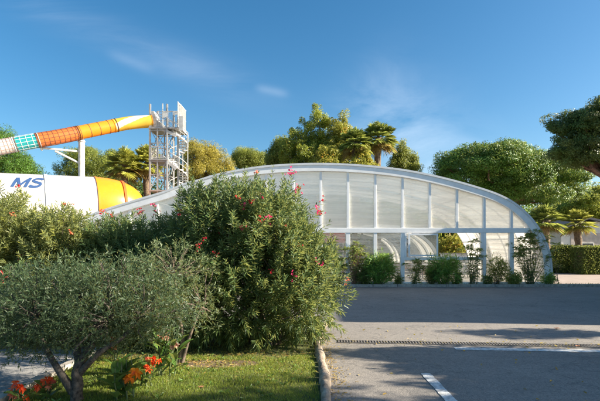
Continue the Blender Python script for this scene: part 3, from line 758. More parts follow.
def oleander(label, ells, nshoot, base, mat='oleander', flowers=(), ll=0.118, group='oleander shrubs in the hedge', inner=.3):
    t = thing('oleander_shrub', label, 'shrub', (base[0], base[1], 0.03), group)
    p, nd = sample_union(ells, nshoot, inner=inner, zmin=0.12, shell=(.66, 1.02))
    up = np.array([0,0,1.0]); d = unit(nd*0.55 + up*RNG.uniform(.35,1.1,(nshoot,1)) + RNG.normal(size=(nshoot,3))*0.28)
    low = p[:, 2] < 0.5; d[low] = unit(nd[low]*1.0 + RNG.normal(size=(low.sum(),3))*0.3 + up*.1)
    SLn = RNG.uniform(0.16, 0.40, nshoot)
    # long whips poking out of the top
    whip = (RNG.random(nshoot) < 0.16) & (nd[:, 2] > 0.25); SLn[whip] *= RNG.uniform(1.4,2.1,whip.sum())
    V = []; vm = []; W = 9
    tone = RNG.random(nshoot)
    for w in range(W):
        f = (w+0.5)/W; base_p = p + d*(SLn*(f-0.35))[:, None]
        s = unit(np.cross(d, np.array([0.31,0.17,0.93])+RNG.normal(size=(1,3))*.05)); u = np.cross(d, s)
        for k in range(3):
            a = k*2.094 + w*1.05 + RNG.uniform(-.3,.3,nshoot)
            open_ = (1.25 - 0.85*f) + RNG.uniform(-.15,.15,nshoot)
            rad = np.cos(a)[:, None]*s + np.sin(a)[:, None]*u
            ld = rad*np.sin(open_)[:, None] + d*np.cos(open_)[:, None]
            ln = ll*RNG.uniform(.7,1.2,nshoot)*(1-.35*abs(f-.5))
            V.append(leaves_arr(base_p, ld, ln, ln*0.17, long=True, fold=.18, droop=.18)); vm.append(np.clip(tone*.6 + f*.3 + RNG.normal(size=nshoot)*.12, 0, 1))
    leaf_object('foliage', np.concatenate(V), M[mat], t, np.concatenate(vm))
    m = MB()
    pick = RNG.choice(nshoot, size=min(nshoot, 70), replace=False)
    for i in pick:
        b = Vector((base[0]+random.uniform(-.3,.3), base[1]+random.uniform(-.25,.25), .02)); limb(m, b, Vector(p[i]), random.uniform(.012,.022), .005, .35, 5, 5)
    m.build('stems', M['bark'], t)
    fr = []
    for px, py, kind in flowers:
        # front-most shoot tip on the ray through (px,py)
        u_ = 300+p[:, 0]/p[:, 1]*F; v_ = HZ-(p[:, 2]-EYE)/p[:, 1]*F
        e = (u_-px)**2+(v_-py)**2 + (p[:, 1]-p[:, 1].min())**2*18; i = int(np.argmin(e)); q = Vector(p[i]+d[i]*SLn[i]*.62)+Vector((0,-.05,.02)); flower_cluster(t, q, M[kind], 0.062 if kind == 'f_pink' else .052, 6)
    return t

# big oleander in the middle
fl = [(287,187,'f_pink'),(295,186,'f_pink'),(262,208,'f_pink'),(257,211,'f_red'),(237,208,'f_red'),(249,231,'f_pink'),(268,223,'f_pink'),(264,228,'f_red'),(269,236,'f_pink'),(223,244,'f_red'),(213,242,'f_red'),(278,285,'f_pink'),(290,284,'f_pink'),(304,195,'f_pink'),(317,223,'f_pink'),(326,216,'f_red'),(314,276,'f_pink'),(273,281,'f_red'),(342,293,'f_coral'),(185,226,'f_red'),(205,257,'f_red'),(260,182,'f_coral'),(298,215,'f_red'),(310,212,'f_red'),(246,217,'f_pink'),(222,262,'f_red'),(293,250,'f_red'),(282,237,'f_coral')]
oleander('big rounded oleander with pink flowers and sunlit right side beside the road',
    [(-0.80,7.25,1.30,1.25,1.0,1.30),(-0.05,7.10,0.92,0.72,0.85,0.80),(-1.38,7.3,1.80,0.66,.7,.88),(-1.72,7.3,1.72,.45,.5,.85),(-.9,7.3,1.95,.6,.6,.74),(-0.5,7.2,1.72,0.66,.8,.80),(-0.05,7.15,1.30,0.60,.7,.62),(-1.2,7.0,.85,.9,.75,.85)], 2600, (-0.6,7.2), flowers=fl)
fl2 = [(152,207,'f_red'),(158,193,'f_pink'),(165,196,'f_red'),(187,214,'f_red'),(137,215,'f_red')]
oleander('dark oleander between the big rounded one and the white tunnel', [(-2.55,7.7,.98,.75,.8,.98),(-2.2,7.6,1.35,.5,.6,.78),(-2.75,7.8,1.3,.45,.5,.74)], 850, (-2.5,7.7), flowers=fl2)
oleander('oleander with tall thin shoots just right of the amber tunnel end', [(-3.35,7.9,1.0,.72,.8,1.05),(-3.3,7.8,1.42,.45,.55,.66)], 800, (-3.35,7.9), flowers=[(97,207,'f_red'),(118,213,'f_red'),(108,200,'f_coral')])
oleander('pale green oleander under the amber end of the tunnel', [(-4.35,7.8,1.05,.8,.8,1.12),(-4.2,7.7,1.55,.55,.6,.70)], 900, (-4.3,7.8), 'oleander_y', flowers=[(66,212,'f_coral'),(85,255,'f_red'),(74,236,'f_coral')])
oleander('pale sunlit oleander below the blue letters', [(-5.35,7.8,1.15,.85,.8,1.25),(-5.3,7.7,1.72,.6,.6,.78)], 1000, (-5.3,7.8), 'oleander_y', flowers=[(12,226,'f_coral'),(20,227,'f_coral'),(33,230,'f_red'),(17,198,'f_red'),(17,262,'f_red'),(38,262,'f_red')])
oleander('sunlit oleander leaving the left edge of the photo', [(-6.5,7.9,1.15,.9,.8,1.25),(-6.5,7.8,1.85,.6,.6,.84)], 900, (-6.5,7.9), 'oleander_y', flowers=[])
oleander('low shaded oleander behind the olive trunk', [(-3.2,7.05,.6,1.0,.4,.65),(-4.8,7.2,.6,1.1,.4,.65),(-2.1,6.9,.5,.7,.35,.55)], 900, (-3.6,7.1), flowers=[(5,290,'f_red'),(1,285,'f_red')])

def twiggy(name, label, cat, ells, n, base, trunkpts, mat, barkm, ll, ratio, parent_group=None, tw=14, blen=.22, droop=.1):
    t = thing(name, label, cat, (base[0], base[1], 0.0), parent_group)
    p, nd = sample_union(ells, n, inner=.3, zmin=.3, shell=(.5,1.12), amp=.24)
    d = unit(nd*.7 + RNG.normal(size=(n,3))*.55 + np.array([0,0,.15])); V = []; vm = []; tone = RNG.random(n)
    for w in range(tw):
        f = (w+.5)/tw; bp = p + d*(blen*(f-.4)); bp[:, 2] -= droop*blen*f*f
        s = unit(np.cross(d, RNG.normal(size=(n,3)))); ld = s*RNG.uniform(.5,1.1,(n,1)) + d*.75
        ln = ll*RNG.uniform(.6,1.2,n); V.append(leaves_arr(bp, ld, ln, ln*ratio, long=False, fold=.12)); vm.append(np.clip(tone*.7+RNG.random(n)*.3,0,1))
    leaf_object('crown', np.concatenate(V), M[mat], t, np.concatenate(vm))
    m = MB(); ends = []
    for pts, r0, r1 in trunkpts:
        c = catmull([tuple(q) for q in pts], 4); K = len(c); m.tube([Vector(q)+Vector((random.uniform(-1,1),random.uniform(-1,1),0))*r1*.25 for q in c], [r0+(r1-r0)*i/(K-1)+random.uniform(-.1,.1)*r1 for i in range(K)], 12); ends += [Vector(pts[-1])]
    m.build('trunk', M[barkm], t, smooth=True)
    m = MB()
    for i in RNG.choice(n, size=min(n, 120), replace=False):
        q = Vector(p[i]); e = min(ends, key=lambda z: (z-q).length); limb(m, e, q, .014, .004, .3, 5, 4)
    m.build('branches', M[barkm], t)
    return t
# olive tree at lower left
def O(px, py, Y): return P(px, py, Y)
ob = (-2.28, 4.42)
twiggy('olive_tree', 'small grey green olive tree with forked trunk at lower left', 'tree',
    [(-2.6,4.75,1.05,.75,.6,.38),(-1.95,4.75,1.02,.6,.6,.36),(-3.1,4.85,.86,.55,.5,.32),(-2.2,4.6,.82,.7,.45,.28),(-1.6,4.9,.95,.4,.45,.32),(-2.2,5.0,1.16,.7,.5,.33),(-3.0,4.9,1.08,.5,.5,.36),(-2.9,4.65,.68,.5,.4,.22),(-1.9,4.8,.72,.45,.4,.2)], 2600, ob,
    [([O(77,412,4.42),O(77,385,4.42),O(79,365,4.45),O(92,345,4.55),O(108,320,4.65)], .068, .025), ([O(73,392,4.42),O(60,372,4.4),O(48,352,4.5),O(35,320,4.65)], .045, .018), ([O(78,375,4.44),O(100,352,4.4),O(122,338,4.5),O(140,318,4.7)], .035, .016), ([O(79,365,4.45),O(76,340,4.7),O(70,310,4.85)], .045, .018)],
    'olive', 'olivebark', .052, .22)
twiggy('silver_shrub', 'pale silvery leaved shrub catching the sun in front of the oleanders', 'shrub',
    [(-1.7,5.95,1.25,.34,.35,.5),(-1.42,5.95,.95,.28,.35,.42),(-2.05,5.95,1.2,.32,.35,.4)], 430, (-1.65,5.9),
    [([Vector((-1.65,5.9,0)),Vector((-1.6,5.9,.4)),Vector((-1.7,5.9,.85)),Vector((-1.75,5.9,1.2))], .035,.015), ([Vector((-1.62,5.9,0)),Vector((-1.5,5.88,.4)),Vector((-1.35,5.9,.8))], .03,.012), ([Vector((-1.68,5.9,0)),Vector((-1.85,5.88,.45)),Vector((-2.05,5.9,.9))], .03,.012)],
    'silver', 'bark', .06, .2)

def canna(label, base, h, nst, petals, nl=5, fl_sz=.10, spread=.1):
    t = thing('canna_lily', label, 'flower', (base.x, base.y, .03), 'canna lilies on the lawn')
    st = MB(); V = []
    for i in range(nst):
        a = random.uniform(0, 6.28); b = Vector((base.x+random.uniform(-spread,spread), base.y+random.uniform(-spread,spread)*.7, .02)); hh = h*random.uniform(.75,1.0) if i else h
        tip = b + Vector((math.cos(a)*.06, math.sin(a)*.06, hh)); limb(st, b, tip, .010, .005, .1, 6, 4)
        for j in range(nl):
            f = .1+.75*j/nl; q = b.lerp(tip, f); aa = a + j*2.4
            dd = np.array([[math.cos(aa)*.75, math.sin(aa)*.75, .85]]); ln = random.uniform(.24,.38)*(h/.62)**.5
            # broad curved leaf from several strips
            K = 7; cdir = unit(dd)[0]; sd = np.cross(cdir, [0,0,1.0]); sd /= np.linalg.norm(sd); pts = []
            for kk in range(K+1):
                tt = kk/K; w = .095*math.sin(math.pi*min(1, tt*.95+.05))**.8*(1 if tt < .97 else .05); c = np.array(q)+cdir*ln*tt+np.array([0,0,-.35*ln*tt*tt])
                pts.append((c-sd*w/2+np.array([0,0,.012]), c, c+sd*w/2+np.array([0,0,.012])))
            for kk in range(K):
                for s_ in (0,1): V.append([pts[kk][s_], pts[kk][s_+1], pts[kk+1][s_+1]]); V.append([pts[kk][s_], pts[kk+1][s_+1], pts[kk+1][s_]])
    # note triangles
    st.build('stem', M['stem'], t); V = np.array(V); leaf_object('leaves', V, M['canna'], t, np.repeat(RNG.random(len(V)//28), 28)[:len(V)])
    for (px, py, kind, sz) in petals:
        q = P(px, py, base.y-.03); PV = []
        for k in range(3 if sz > .06 else 5):
            c = np.array(q)+RNG.normal(size=3)*sz*.32; kk = 6
            a = np.arange(kk)*2*math.pi/kk + RNG.random(); d = np.stack([np.cos(a), -.45*np.ones(kk), np.sin(a)], 1) + RNG.normal(size=(kk,3))*.18
            PV.append(leaves_arr(np.repeat(c[None],kk,0), d, sz*.62, sz*.36, long=True, fold=.15, droop=.25))
        leaf_object('flower', np.concatenate(PV), M[kind], t)
        sm = MB(); sm.tube([(base.x+(q.x-base.x)*.4, base.y, max(.1, q.z-.35)), tuple(q)], .005, 5); sm.build('flower_stalk', M['stem'], t)
canna('leafy lily with the biggest bright orange bloom, next to the olive trunk', Vector((-1.80,4.5,0)), .42, 8, [(131,374,'f_orange',.115),(127,380,'f_orange',.05)], spread=.13)
canna('lily with red orange blooms behind the bright orange one', Vector((-1.74,4.85,0)), .40, 3, [(150,364,'f_scarlet',.07),(156,359,'f_scarlet',.06),(148,359,'f_coral',.045)], nl=4)
canna('tallest canna with faded pink blooms beside the bare soil', Vector((-1.64,5.3,0)), .62, 5, [(164,332,'f_coral',.085),(175,343,'f_faded',.075),(166,336,'f_faded',.06)], nl=6, spread=.12)
canna('small canna with dull red bloom right behind the olive trunk', Vector((-2.15,5.0,0)), .55, 2, [(112,342,'f_scarlet',.085),(116,346,'f_coral',.05)], nl=3)
canna('low red flowering canna right of the path kerb', Vector((-2.66,4.5,0)), .22, 3, [(45,380,'f_scarlet',.085),(50,385,'f_coral',.075),(40,386,'f_scarlet',.075)], nl=3)
canna('low red flowering canna at the bottom left corner on the kerb', Vector((-2.86,4.4,0)), .15, 3, [(20,386,'f_scarlet',.085),(14,393,'f_coral',.08),(22,394,'f_scarlet',.07)], nl=3)

# grass
n = 120000; gx = RNG.uniform(-2.98, 0.215, n); gy = 3.6+3.6*RNG.random(n)**1.1
def vnoise(x, y, f): return np.sin(x*f+1.3*np.sin(y*f*.7))*np.cos(y*f*1.1+1.7*np.sin(x*f*.6))
dens = vnoise(gx, gy, 7)+.6*vnoise(gx, gy, 17)
keep = (RNG.random(n) < .72+.25*dens) & ~((((gx+1.15)/.6)**2+((gy-5.85)/.2)**2 < 1) & (RNG.random(n) < .85)) & ((gy < 6.2+.15*vnoise(gx, gy, 4)) | (RNG.random(n) < .15)) & (gx < 0.2+(gy>6)*.05)
gx, gy = gx[keep], gy[keep]; n = len(gx); gp = np.stack([gx, gy, np.full(n, .028)], 1)
gd = RNG.normal(size=(n,3))*.45; gd[:, 2] = 1
V = leaves_arr(gp, gd, RNG.uniform(.018,.05,n), .005, long=False, fold=0)
tone = np.clip(.45+.25*vnoise(gx, gy, 3)+RNG.normal(size=n)*.2, 0, 1)
o = leaf_object('grass', V, M['grass'], None, tone); tag(o, 'short sunlit green grass of the lawn', 'grass', kind='stuff')
n = 900; p = np.stack([.36+np.abs(RNG.normal(size=n))*.12, RNG.uniform(3.8,9,n), np.full(n,.008)],1); q_ = RNG.random(n) < .35
for i in np.where(q_)[0]:
    v_ = along(RNG.uniform(.1,8.9), RNG.normal()*.16, .02); p[i] = v_
d = RNG.normal(size=(n,3)); d[:,2] = abs(d[:,2])*.12
o = leaf_object('road_litter', leaves_arr(p, d, RNG.uniform(.02,.06,n), .012, long=False), M['palmdry'], None); tag(o, 'fine dry leaf litter along the edging and drain', 'leaf litter', kind='stuff')
n = 60; p = np.stack([RNG.uniform(.5,5,n), RNG.uniform(4.3,9,n), np.full(n,.01)],1); d = RNG.normal(size=(n,3)); d[:,2] = abs(d[:,2])*.2
o = leaf_object('scattered_leaves', leaves_arr(p, d, RNG.uniform(.03,.07,n), .025, long=True), M['palmdry'], None); tag(o, 'few small dry leaves scattered on the road', 'leaf litter', kind='stuff')
# loose litter at hedge foot
n = 1500; p = np.stack([RNG.uniform(-3,0.2,n), 6.0+RNG.normal(size=n)*.35, np.full(n,.036)],1); d = RNG.normal(size=(n,3)); d[:,2]*=.1
o = leaf_object('leaf_litter', leaves_arr(p, d, RNG.uniform(.03,.09,n), .014), M['palmdry'], None); tag(o, 'dry fallen oleander leaves under the shrubs', 'leaf litter', kind='stuff')
def fallen(px, py, lb, s=.06):
    q = G(px, py, .04 if px < 310 else .01); c = []
    m = MB(); pts = [(q.x+s*math.cos(a)*(1 if i % 2 else .55), q.y+s*math.sin(a)*(1 if i % 2 else .55)*.8, q.z+(.014 if i % 3 else .002)) for i, a in enumerate([2*math.pi*i/10 for i in range(10)])]
    m.prism(pts, (0,0,.003)); tag(m.build('fallen_leaf', M['dryleaf']), lb, 'leaf')
n = 70; wx, wy = RNG.uniform(-2.8,.1,n), RNG.uniform(4.2,6.4,n); k = 7
p = np.repeat(np.stack([wx,wy,np.full(n,.03)],1),k,0)+RNG.normal(size=(n*k,3))*np.array([.01,.01,0]); a = RNG.random(n*k)*6.28; d = np.stack([np.cos(a),np.sin(a),RNG.uniform(.3,.9,n*k)],1)
o = leaf_object('lawn_weeds', leaves_arr(p, d, RNG.uniform(.04,.08,n*k), .02), M['canna'], None); tag(o, 'small broad leaved weeds growing through the lawn', 'weeds', kind='stuff')
fallen(201,391,'dry brown leaf lying on the lawn', .035); fallen(557,329,'reddish dry leaf lying on the sunlit road', .07); fallen(578,347,'brown dry leaf beside the drain at right', .05)

# ---- plants against the enclosure
YP = 18.05
def bush_far(name, label, px, pyt, pyb, wpx, mat, n=1500, ll=.12, Y=YP, ratio=.3, style='dome'):
    c = P(px, 0, Y); h = (pyb-pyt)/F*Y; w = wpx/F*Y/2
    t = thing(name, label, 'shrub', (c.x, Y, .07), None)
    ells = [(c.x, Y, .07+h*.55, w, min(w,.45), h*.48), (c.x-w*.35, Y, .07+h*.45, w*.6, .35, h*.4), (c.x+w*.4, Y, .07+h*.5, w*.55, .35, h*.42)]
    p, nd = sample_union(ells, n, inner=.4, zmin=.1, shell=(.6,1.15), amp=.25); V = []
    for k in range(5):
        d = nd*.6+RNG.normal(size=(n,3))*.7+np.array([0,0,.3]); ln = ll*RNG.uniform(.6,1.2,n)
        V.append(leaves_arr(p+RNG.normal(size=(n,3))*.03, d, ln, ln*ratio, long=False))
    leaf_object('foliage', np.concatenate(V), M[mat], t)
    m = MB()
    for i in range(14): limb(m, (c.x+random.uniform(-.1,.1), Y+random.uniform(-.1,.1), .06), Vector(p[random.randrange(n)]), .015, .005, .3, 5, 3)
    m.build('stems', M['bark'], t); return t
def reeds(name, label, px, pyt, pyb, wpx, nst, mat='reed', stem='stem', tuft=True, Y=YP, leafy=True, cat='plant', ut=.22):
    c = P(px, 0, Y); h = (pyb-pyt)/F*Y; w = wpx/F*Y/2
    t = thing(name, label, cat, (c.x, Y, .07), None); m = MB(); V = []
    for i in range(nst):
        x = random.gauss(0, .4); b = Vector((c.x+random.uniform(-.14,.14), Y+random.uniform(-.12,.12), .06)); hh = h*random.uniform(.55,1)*(1-.15*abs(x))
        tip = Vector((c.x + x*w*1.1, Y+random.uniform(-.25,.25), .07+hh)); pts = limb(m, b, tip, .010, .005, .08, 5, 5)
        if tuft:
            k = 26; a = RNG.random(k)*6.28; d = np.stack([np.cos(a), np.sin(a), RNG.uniform(-.35,.9,k)],1)
            V.append(leaves_arr(np.repeat(np.array(tip)[None],k,0), d, ut*RNG.uniform(.6,1.1,k), .012, long=False, droop=.3))
        if leafy:
            k = 16; f = RNG.uniform(.1,.95,k)[:,None]; bp = np.array(b)*(1-f)+np.array(tip)*f; d = RNG.normal(size=(k,3))*.6+np.array([0,0,.6]); ln = RNG.uniform(.12,.3,k)
            V.append(leaves_arr(bp, d, ln, .016, long=False, droop=.4))
    m.build('stems', M[stem], t); leaf_object('leaves', np.concatenate(V), M[mat], t); return t
reeds('reed_plant', 'tall bamboo like plant with reddish stems at left of the round bush', 354, 240, 284, 26, 34, stem='redstem')
reeds('reed_plant', 'short reddish reed next to the big oleander', 340, 256, 284, 16, 18, stem='redstem')
bush_far('leafy_bush', 'dense round green bush in front of the lower panes', 379, 254, 284, 29, 'fern', 900, .19, ratio=.16)
reeds('papyrus_plant', 'small sparse papyrus between the round bush and the feathery one', 416, 258, 284, 20, 14)
bush_far('low_bush', 'tiny dark bush at left foot of the feathery bush', 432, 266, 284, 12, 'hedge', 350, .09)
bush_far('feathery_bush', 'bright green feathery bush in front of the sliding window', 444, 256, 284, 31, 'fern', 650, .22, ratio=.13)
reeds('papyrus_plant', 'tall thin papyrus with airy stems right of the window', 473, 237, 284, 24, 22)
bush_far('yellowish_bush', 'small yellowish bush between the two right posts', 497, 256, 284, 20, 'broad', 600, .09)
reeds('papyrus_plant', 'tallest papyrus spreading in front of the arch foot', 530, 228, 284, 46, 40, ut=.3)
bush_far('low_bush', 'low leafy plant hugging the arch foot', 548, 273, 285, 12, 'fern', 260, .1)
bush_far('low_bush', 'low pale plant left of the tallest papyrus', 514, 272, 285, 13, 'reed', 260, .12)
reeds('yucca_plant', 'slim young yucca on a single dark stem right of the arch', 558, 262, 286, 3, 3, mat='hedge', stem='bark', ut=.3, leafy=False, Y=18.1)
bush_far('low_bush', 'low dark bush beneath the tall reddish reeds', 362, 268, 284, 12, 'hedge', 300, .1)

reeds('papyrus_plant', 'thin reed overlapping the left flank of the round bush', 366, 250, 284, 12, 10)
reeds('grassy_tuft', 'spiky grass tuft just right of the feathery bush', 458, 268, 284, 12, 14, tuft=False)
reeds('grassy_tuft', 'spiky grass tuft just left of the post beside the round bush', 398, 269, 284, 12, 14, tuft=False)
reeds('grassy_tuft', 'spiky grass tuft at the foot of the right post', 487, 270, 284, 10, 12, tuft=False)
n = 2500; p = np.stack([RNG.uniform(-2,12.5,n), RNG.uniform(17.92,18.15,n), np.full(n,.078)],1); d = RNG.normal(size=(n,3)); d[:,2] = abs(d[:,2])*.7
o = leaf_object('bed_litter', leaves_arr(p, d, RNG.uniform(.03,.11,n), .02, long=False), M['reed'], None); tag(o, 'low weeds and litter in the bed along the enclosure', 'weeds', kind='stuff')
gs = thing('golden_shrub', 'golden green shrub in bright sun seen through the open window', 'shrub', (P(451,0,29.5).x, 29.5, .03)); cxx = P(451,0,29.5).x
p, nd = sample_union([(cxx,29.5,1.25,.5,.5,1.1),(cxx+.5,29.6,1.5,.45,.5,.9),(cxx-.4,29.5,1.1,.5,.5,1.0)], 1500, inner=.3, zmin=.1, shell=(.6,1.1)); V = []
for k in range(4): V.append(leaves_arr(p+RNG.normal(size=(1500,3))*.05, nd*.6+RNG.normal(size=(1500,3))*.7, RNG.uniform(.12,.3,1500), .06, long=False))
leaf_object('foliage', np.concatenate(V), M['ytgold'], gs); m = MB()
for i in range(10): limb(m, (cxx+random.uniform(-.3,.3), 29.5, .02), Vector(p[i]), .02, .006, .3, 5, 3)
m.build('stems', M['bark'], gs)
lw = thing('low_wall', 'low white wall beyond the golden shrub, seen through the open window', 'wall', (P(452,0,28.3).x, 28.3, .03)); m = MB(); m.box((9.2,28.2,.03),(11.6,28.4,1.2)); m.build('wall_face', M['whitepl'], lw); m = MB(); m.box((9.15,28.15,1.202),(11.65,28.45,1.28)); m.build('coping', M['kerb'], lw)

# ---- trees
def cluster_tree(name, label, trunk, ells, nc, per, cr, leaf, mat, barkm='bark', group=None, ratio=.45, updir=.25, inner=.25, shell=(.6,1.1), cat='tree', limbs=22, r0=.25, flat=1.0, cut=None, spike=.45, amp=.16, nj=.38):
    """clumps of small leaf faces spread over a union of ellipsoids"""
    x, y = trunk; t = thing(name, label, cat, (x, y, 0), group)
    if 34 < y < 57 and 'stone' not in name: leaf *= .66; per = int(per*2.1)
    c, nd = sample_union(ells, nc, inner=inner, zmin=.5, shell=shell, amp=amp)
    if cut is not None: k_ = c[:, 2] > cut; c, nd = c[k_], nd[k_]; nc = len(c)
    rad = cr*RNG.uniform(.55,1.25,(nc,1,1)); off = sphere_dirs(nc*per).reshape(nc,per,3)*rad*RNG.uniform(.55,1.0,(nc,per,1))
    off[..., 2] *= flat
    p = (c[:, None]+off).reshape(-1,3); outw = unit(off.reshape(-1,3)/np.repeat(rad.reshape(-1,1),per,0)+np.array([0,0,.25])); d = unit(np.cross(outw, RNG.normal(size=(nc*per,3))))*1.0+outw*spike+np.array([0,0,updir])*.4
    ln = leaf*RNG.uniform(.6,1.25,nc*per); V = leaves_arr(p, d, ln, ln*ratio, long=False, nrm=outw+RNG.normal(size=(nc*per,3))*nj)
    tone = np.clip(np.repeat(RNG.random(nc),per)*.65+RNG.random(nc*per)*.35,0,1)
    leaf_object('crown', V, M[mat], t, tone)
    m = MB(); E = np.array(ells); top = Vector((float(np.average(E[:,0],weights=E[:,3])), float(np.average(E[:,1],weights=E[:,4])), float(E[:,2].min()-E[:,5].min()*.3)))
    f = max(1.0, top.z); fork = Vector((x+(top.x-x)*.6, y+(top.y-y)*.6, f*.85))
    pts = limb(m, (x,y,-.05), fork, r0, r0*.7, .07, 10, 6)
    for i in RNG.choice(nc, size=min(nc, limbs), replace=False): limb(m, fork, Vector(c[i]), r0*.38, r0*.08, .25, 7, 5)
    m.build('trunk', M[barkm], t, smooth=True); return t
def E(px, py, Y, rx, rz, ry=None):   # ellipsoid from pixel centre / radii
    c = P(px, py, Y); s = Y/F; return (c.x, c.y, c.z, rx*s, (ry if ry else rx)*s, rz*s)
# stone pine right
pines = [E(489,172,38,54,26,50),E(526,183,38,52,26,50)]
pines_old = [E(505,175,33,60,22),E(470,178,33,32,18),E(540,185,33,34,20),E(505,160,33,38,15),E(560,196,33,20,12),E(455,184,33,18,10),E(485,167,33,24,15),E(528,168,33,26,15)]
cluster_tree('stone_pine', 'broad umbrella shaped green stone pine rising behind right end of the enclosure', (P(512,0,38).x,38), pines, 640, 330, .82, .17, 'pine', 'pinebark', ratio=.42, spike=.25, updir=.3, nj=.15, cut=P(0,201,38).z, r0=.38, limbs=26, flat=.62, amp=.07, inner=.3, shell=(.84,1.02))
p2 = [E(592,135,27,30,16),E(575,122,27,20,11),E(600,112,27,24,13),E(578,148,27,22,9),E(566,152,27,12,5),E(620,125,27,34,24),E(592,160,27,22,8),E(573,158,27,11,5)]
cluster_tree('stone_pine', 'dark stone pine cut off by the right edge high above the cabin', (P(625,0,27).x,27), p2, 260, 360, .62, .13, 'pine_d', 'pinebark', ratio=.42, spike=.25, nj=.15, updir=.5, r0=.34, limbs=26, flat=.55, amp=.2)
# central autumn trees
cluster_tree('poplar_tree', 'tall yellow green tree, highest of those above the enclosure roof', (P(318,0,42).x,42), [E(316,134,42,8,24),E(326,136,42,7,22),E(307,142,42,8,22),E(298,146,42,8,20),E(289,155,42,8,15),E(316,160,42,26,16),E(333,146,42,7,18)], 520, 70, .42, .20, 'yellowtree', r0=.3, limbs=40, ratio=.55, shell=(.35,1.15), amp=.2, inner=.3)
cluster_tree('poplar_tree', 'golden leaved tree just right of the tallest tree', (P(342,0,41).x,41), [E(341,138,41,10,22),E(343,155,41,14,22),E(336,160,41,12,14),E(345,126,41,5,12)], 200, 80, .42, .2, 'ytgold', r0=.2, ratio=.6, shell=(.55,1.2))
for px, w, lb in ((322,6,'thin golden sapling poking up behind the roof, leftmost of three'),(332,6,'thin golden sapling poking up behind the roof, middle of three'),(362,8,'thin golden sapling between the palms behind the roof')):
    cluster_tree('golden_sapling', lb, (P(px,0,36).x,36), [E(px,160,36,w,9),E(px,168,36,w*1.6,8),E(px+2,153,36,w*.5,7)], 110, 36, .3, .22, 'ytgold', r0=.08, limbs=6, ratio=.6, group='golden saplings behind the roof')
cluster_tree('broadleaf_tree', 'small dark green tree at left shoulder of the tallest tree', (P(277,0,44).x,44), [E(278,160,44,10,12),E(284,150,44,10,10)], 260, 42, .5, .26, 'broad', r0=.2)
cluster_tree('slender_tree', 'slender green tree right of the two palms', (P(402,0,40).x,40), [E(402,156,40,8,12),E(398,165,40,10,10)], 170, 50, .34, .19, 'broad', r0=.12, group='slender trees right of the palms')
cluster_tree('slender_tree', 'shorter slender green tree, rightmost behind the roof', (P(412,0,40).x,40), [E(412,163,40,6,9),E(410,170,40,9,8)], 120, 50, .32, .19, 'broad', r0=.12, group='slender trees right of the palms')
cluster_tree('umbrella_pine', 'small rounded green pine alone left of the tallest tree', (P(249,0,55).x,55), [E(249,160,55,16,9),E(243,158,55,9,8),E(258,161,55,9,7)], 260, 90, .6, .26, 'broad', 'pinebark', ratio=.3, r0=.25)
cluster_tree('umbrella_pine', 'warm yellow toned pine right behind the stair tower', (P(204,0,50).x,50), [E(202,158,50,18,14),E(196,150,50,12,9),E(214,160,50,12,13),E(222,172,50,14,10),E(200,176,50,22,12),E(180,172,50,12,14)], 330, 90, .62, .27, 'pine_y', 'pinebark', ratio=.3, r0=.32)
cluster_tree('umbrella_pine', 'green pine behind the slide column', (P(97,0,50).x,50), [E(96,168,50,30,15),E(85,160,50,18,10),E(108,162,50,16,10),E(72,172,50,14,9),E(100,182,50,30,14)], 380, 90, .62, .27, 'broad', 'pinebark', ratio=.3, r0=.34)
cluster_tree('umbrella_pine', 'green pine behind the white slide section at far left', (P(5,0,46).x,46), [E(2,158,46,22,18),E(22,168,46,16,10),E(-5,142,46,16,16),E(8,176,46,30,12),E(-25,150,46,30,24)], 500, 95, .65, .26, 'pine', 'pinebark', ratio=.3, r0=.34)
# right background
cluster_tree('garden_tree', 'yellow leafy tree above the cabin roof', (P(585,0,52).x,52), [E(585,205,52,18,11),E(600,198,52,14,10),E(572,212,52,12,9),E(608,212,52,20,14)], 600, 40, .55, .3, 'yellowtree', r0=.22, ratio=.6)
cluster_tree('garden_tree', 'pale green tree between the cabin and the arch', (P(553,0,56).x,56), [E(556,215,56,20,12),E(545,222,56,16,12)], 380, 40, .55, .3, 'broad', r0=.22, ratio=.6)
for i, (px, py, Y, rx, rz, mt, lb) in enumerate([(440,236,62,22,14,'yellowtree','yellow tree glimpsed through the open window'),(465,240,60,16,12,'broad','green tree glimpsed at the right side of the open window'),(330,215,64,40,26,'pine_d','dark tree mass seen dimly through the left frosted panels'),(385,222,66,36,24,'pine','green tree seen dimly through the middle frosted panels'),(260,215,62,36,26,'broad','tree dimly seen through frosted panels behind the big oleander'),(190,215,60,36,24,'pine_d','dark tree hidden low behind the stair tower foot'),(510,226,66,34,20,'pine','green tree under the stone pine canopy'),(620,220,60,30,20,'pine_d','dark tree beyond the cabin at the right edge'),(130,205,58,40,22,'pine_d','dark tree behind the amber tunnel end')]):
    cluster_tree('distant_tree', lb, (P(px,0,Y).x,Y), [E(px,py,Y,rx,rz),E(px-rx*.6,py+6,Y,rx*.6,rz*.7),E(px+rx*.6,py+5,Y,rx*.6,rz*.75)], 420, 34, .75, .42, mt, r0=.25, ratio=.6, group='trees far behind the enclosure')

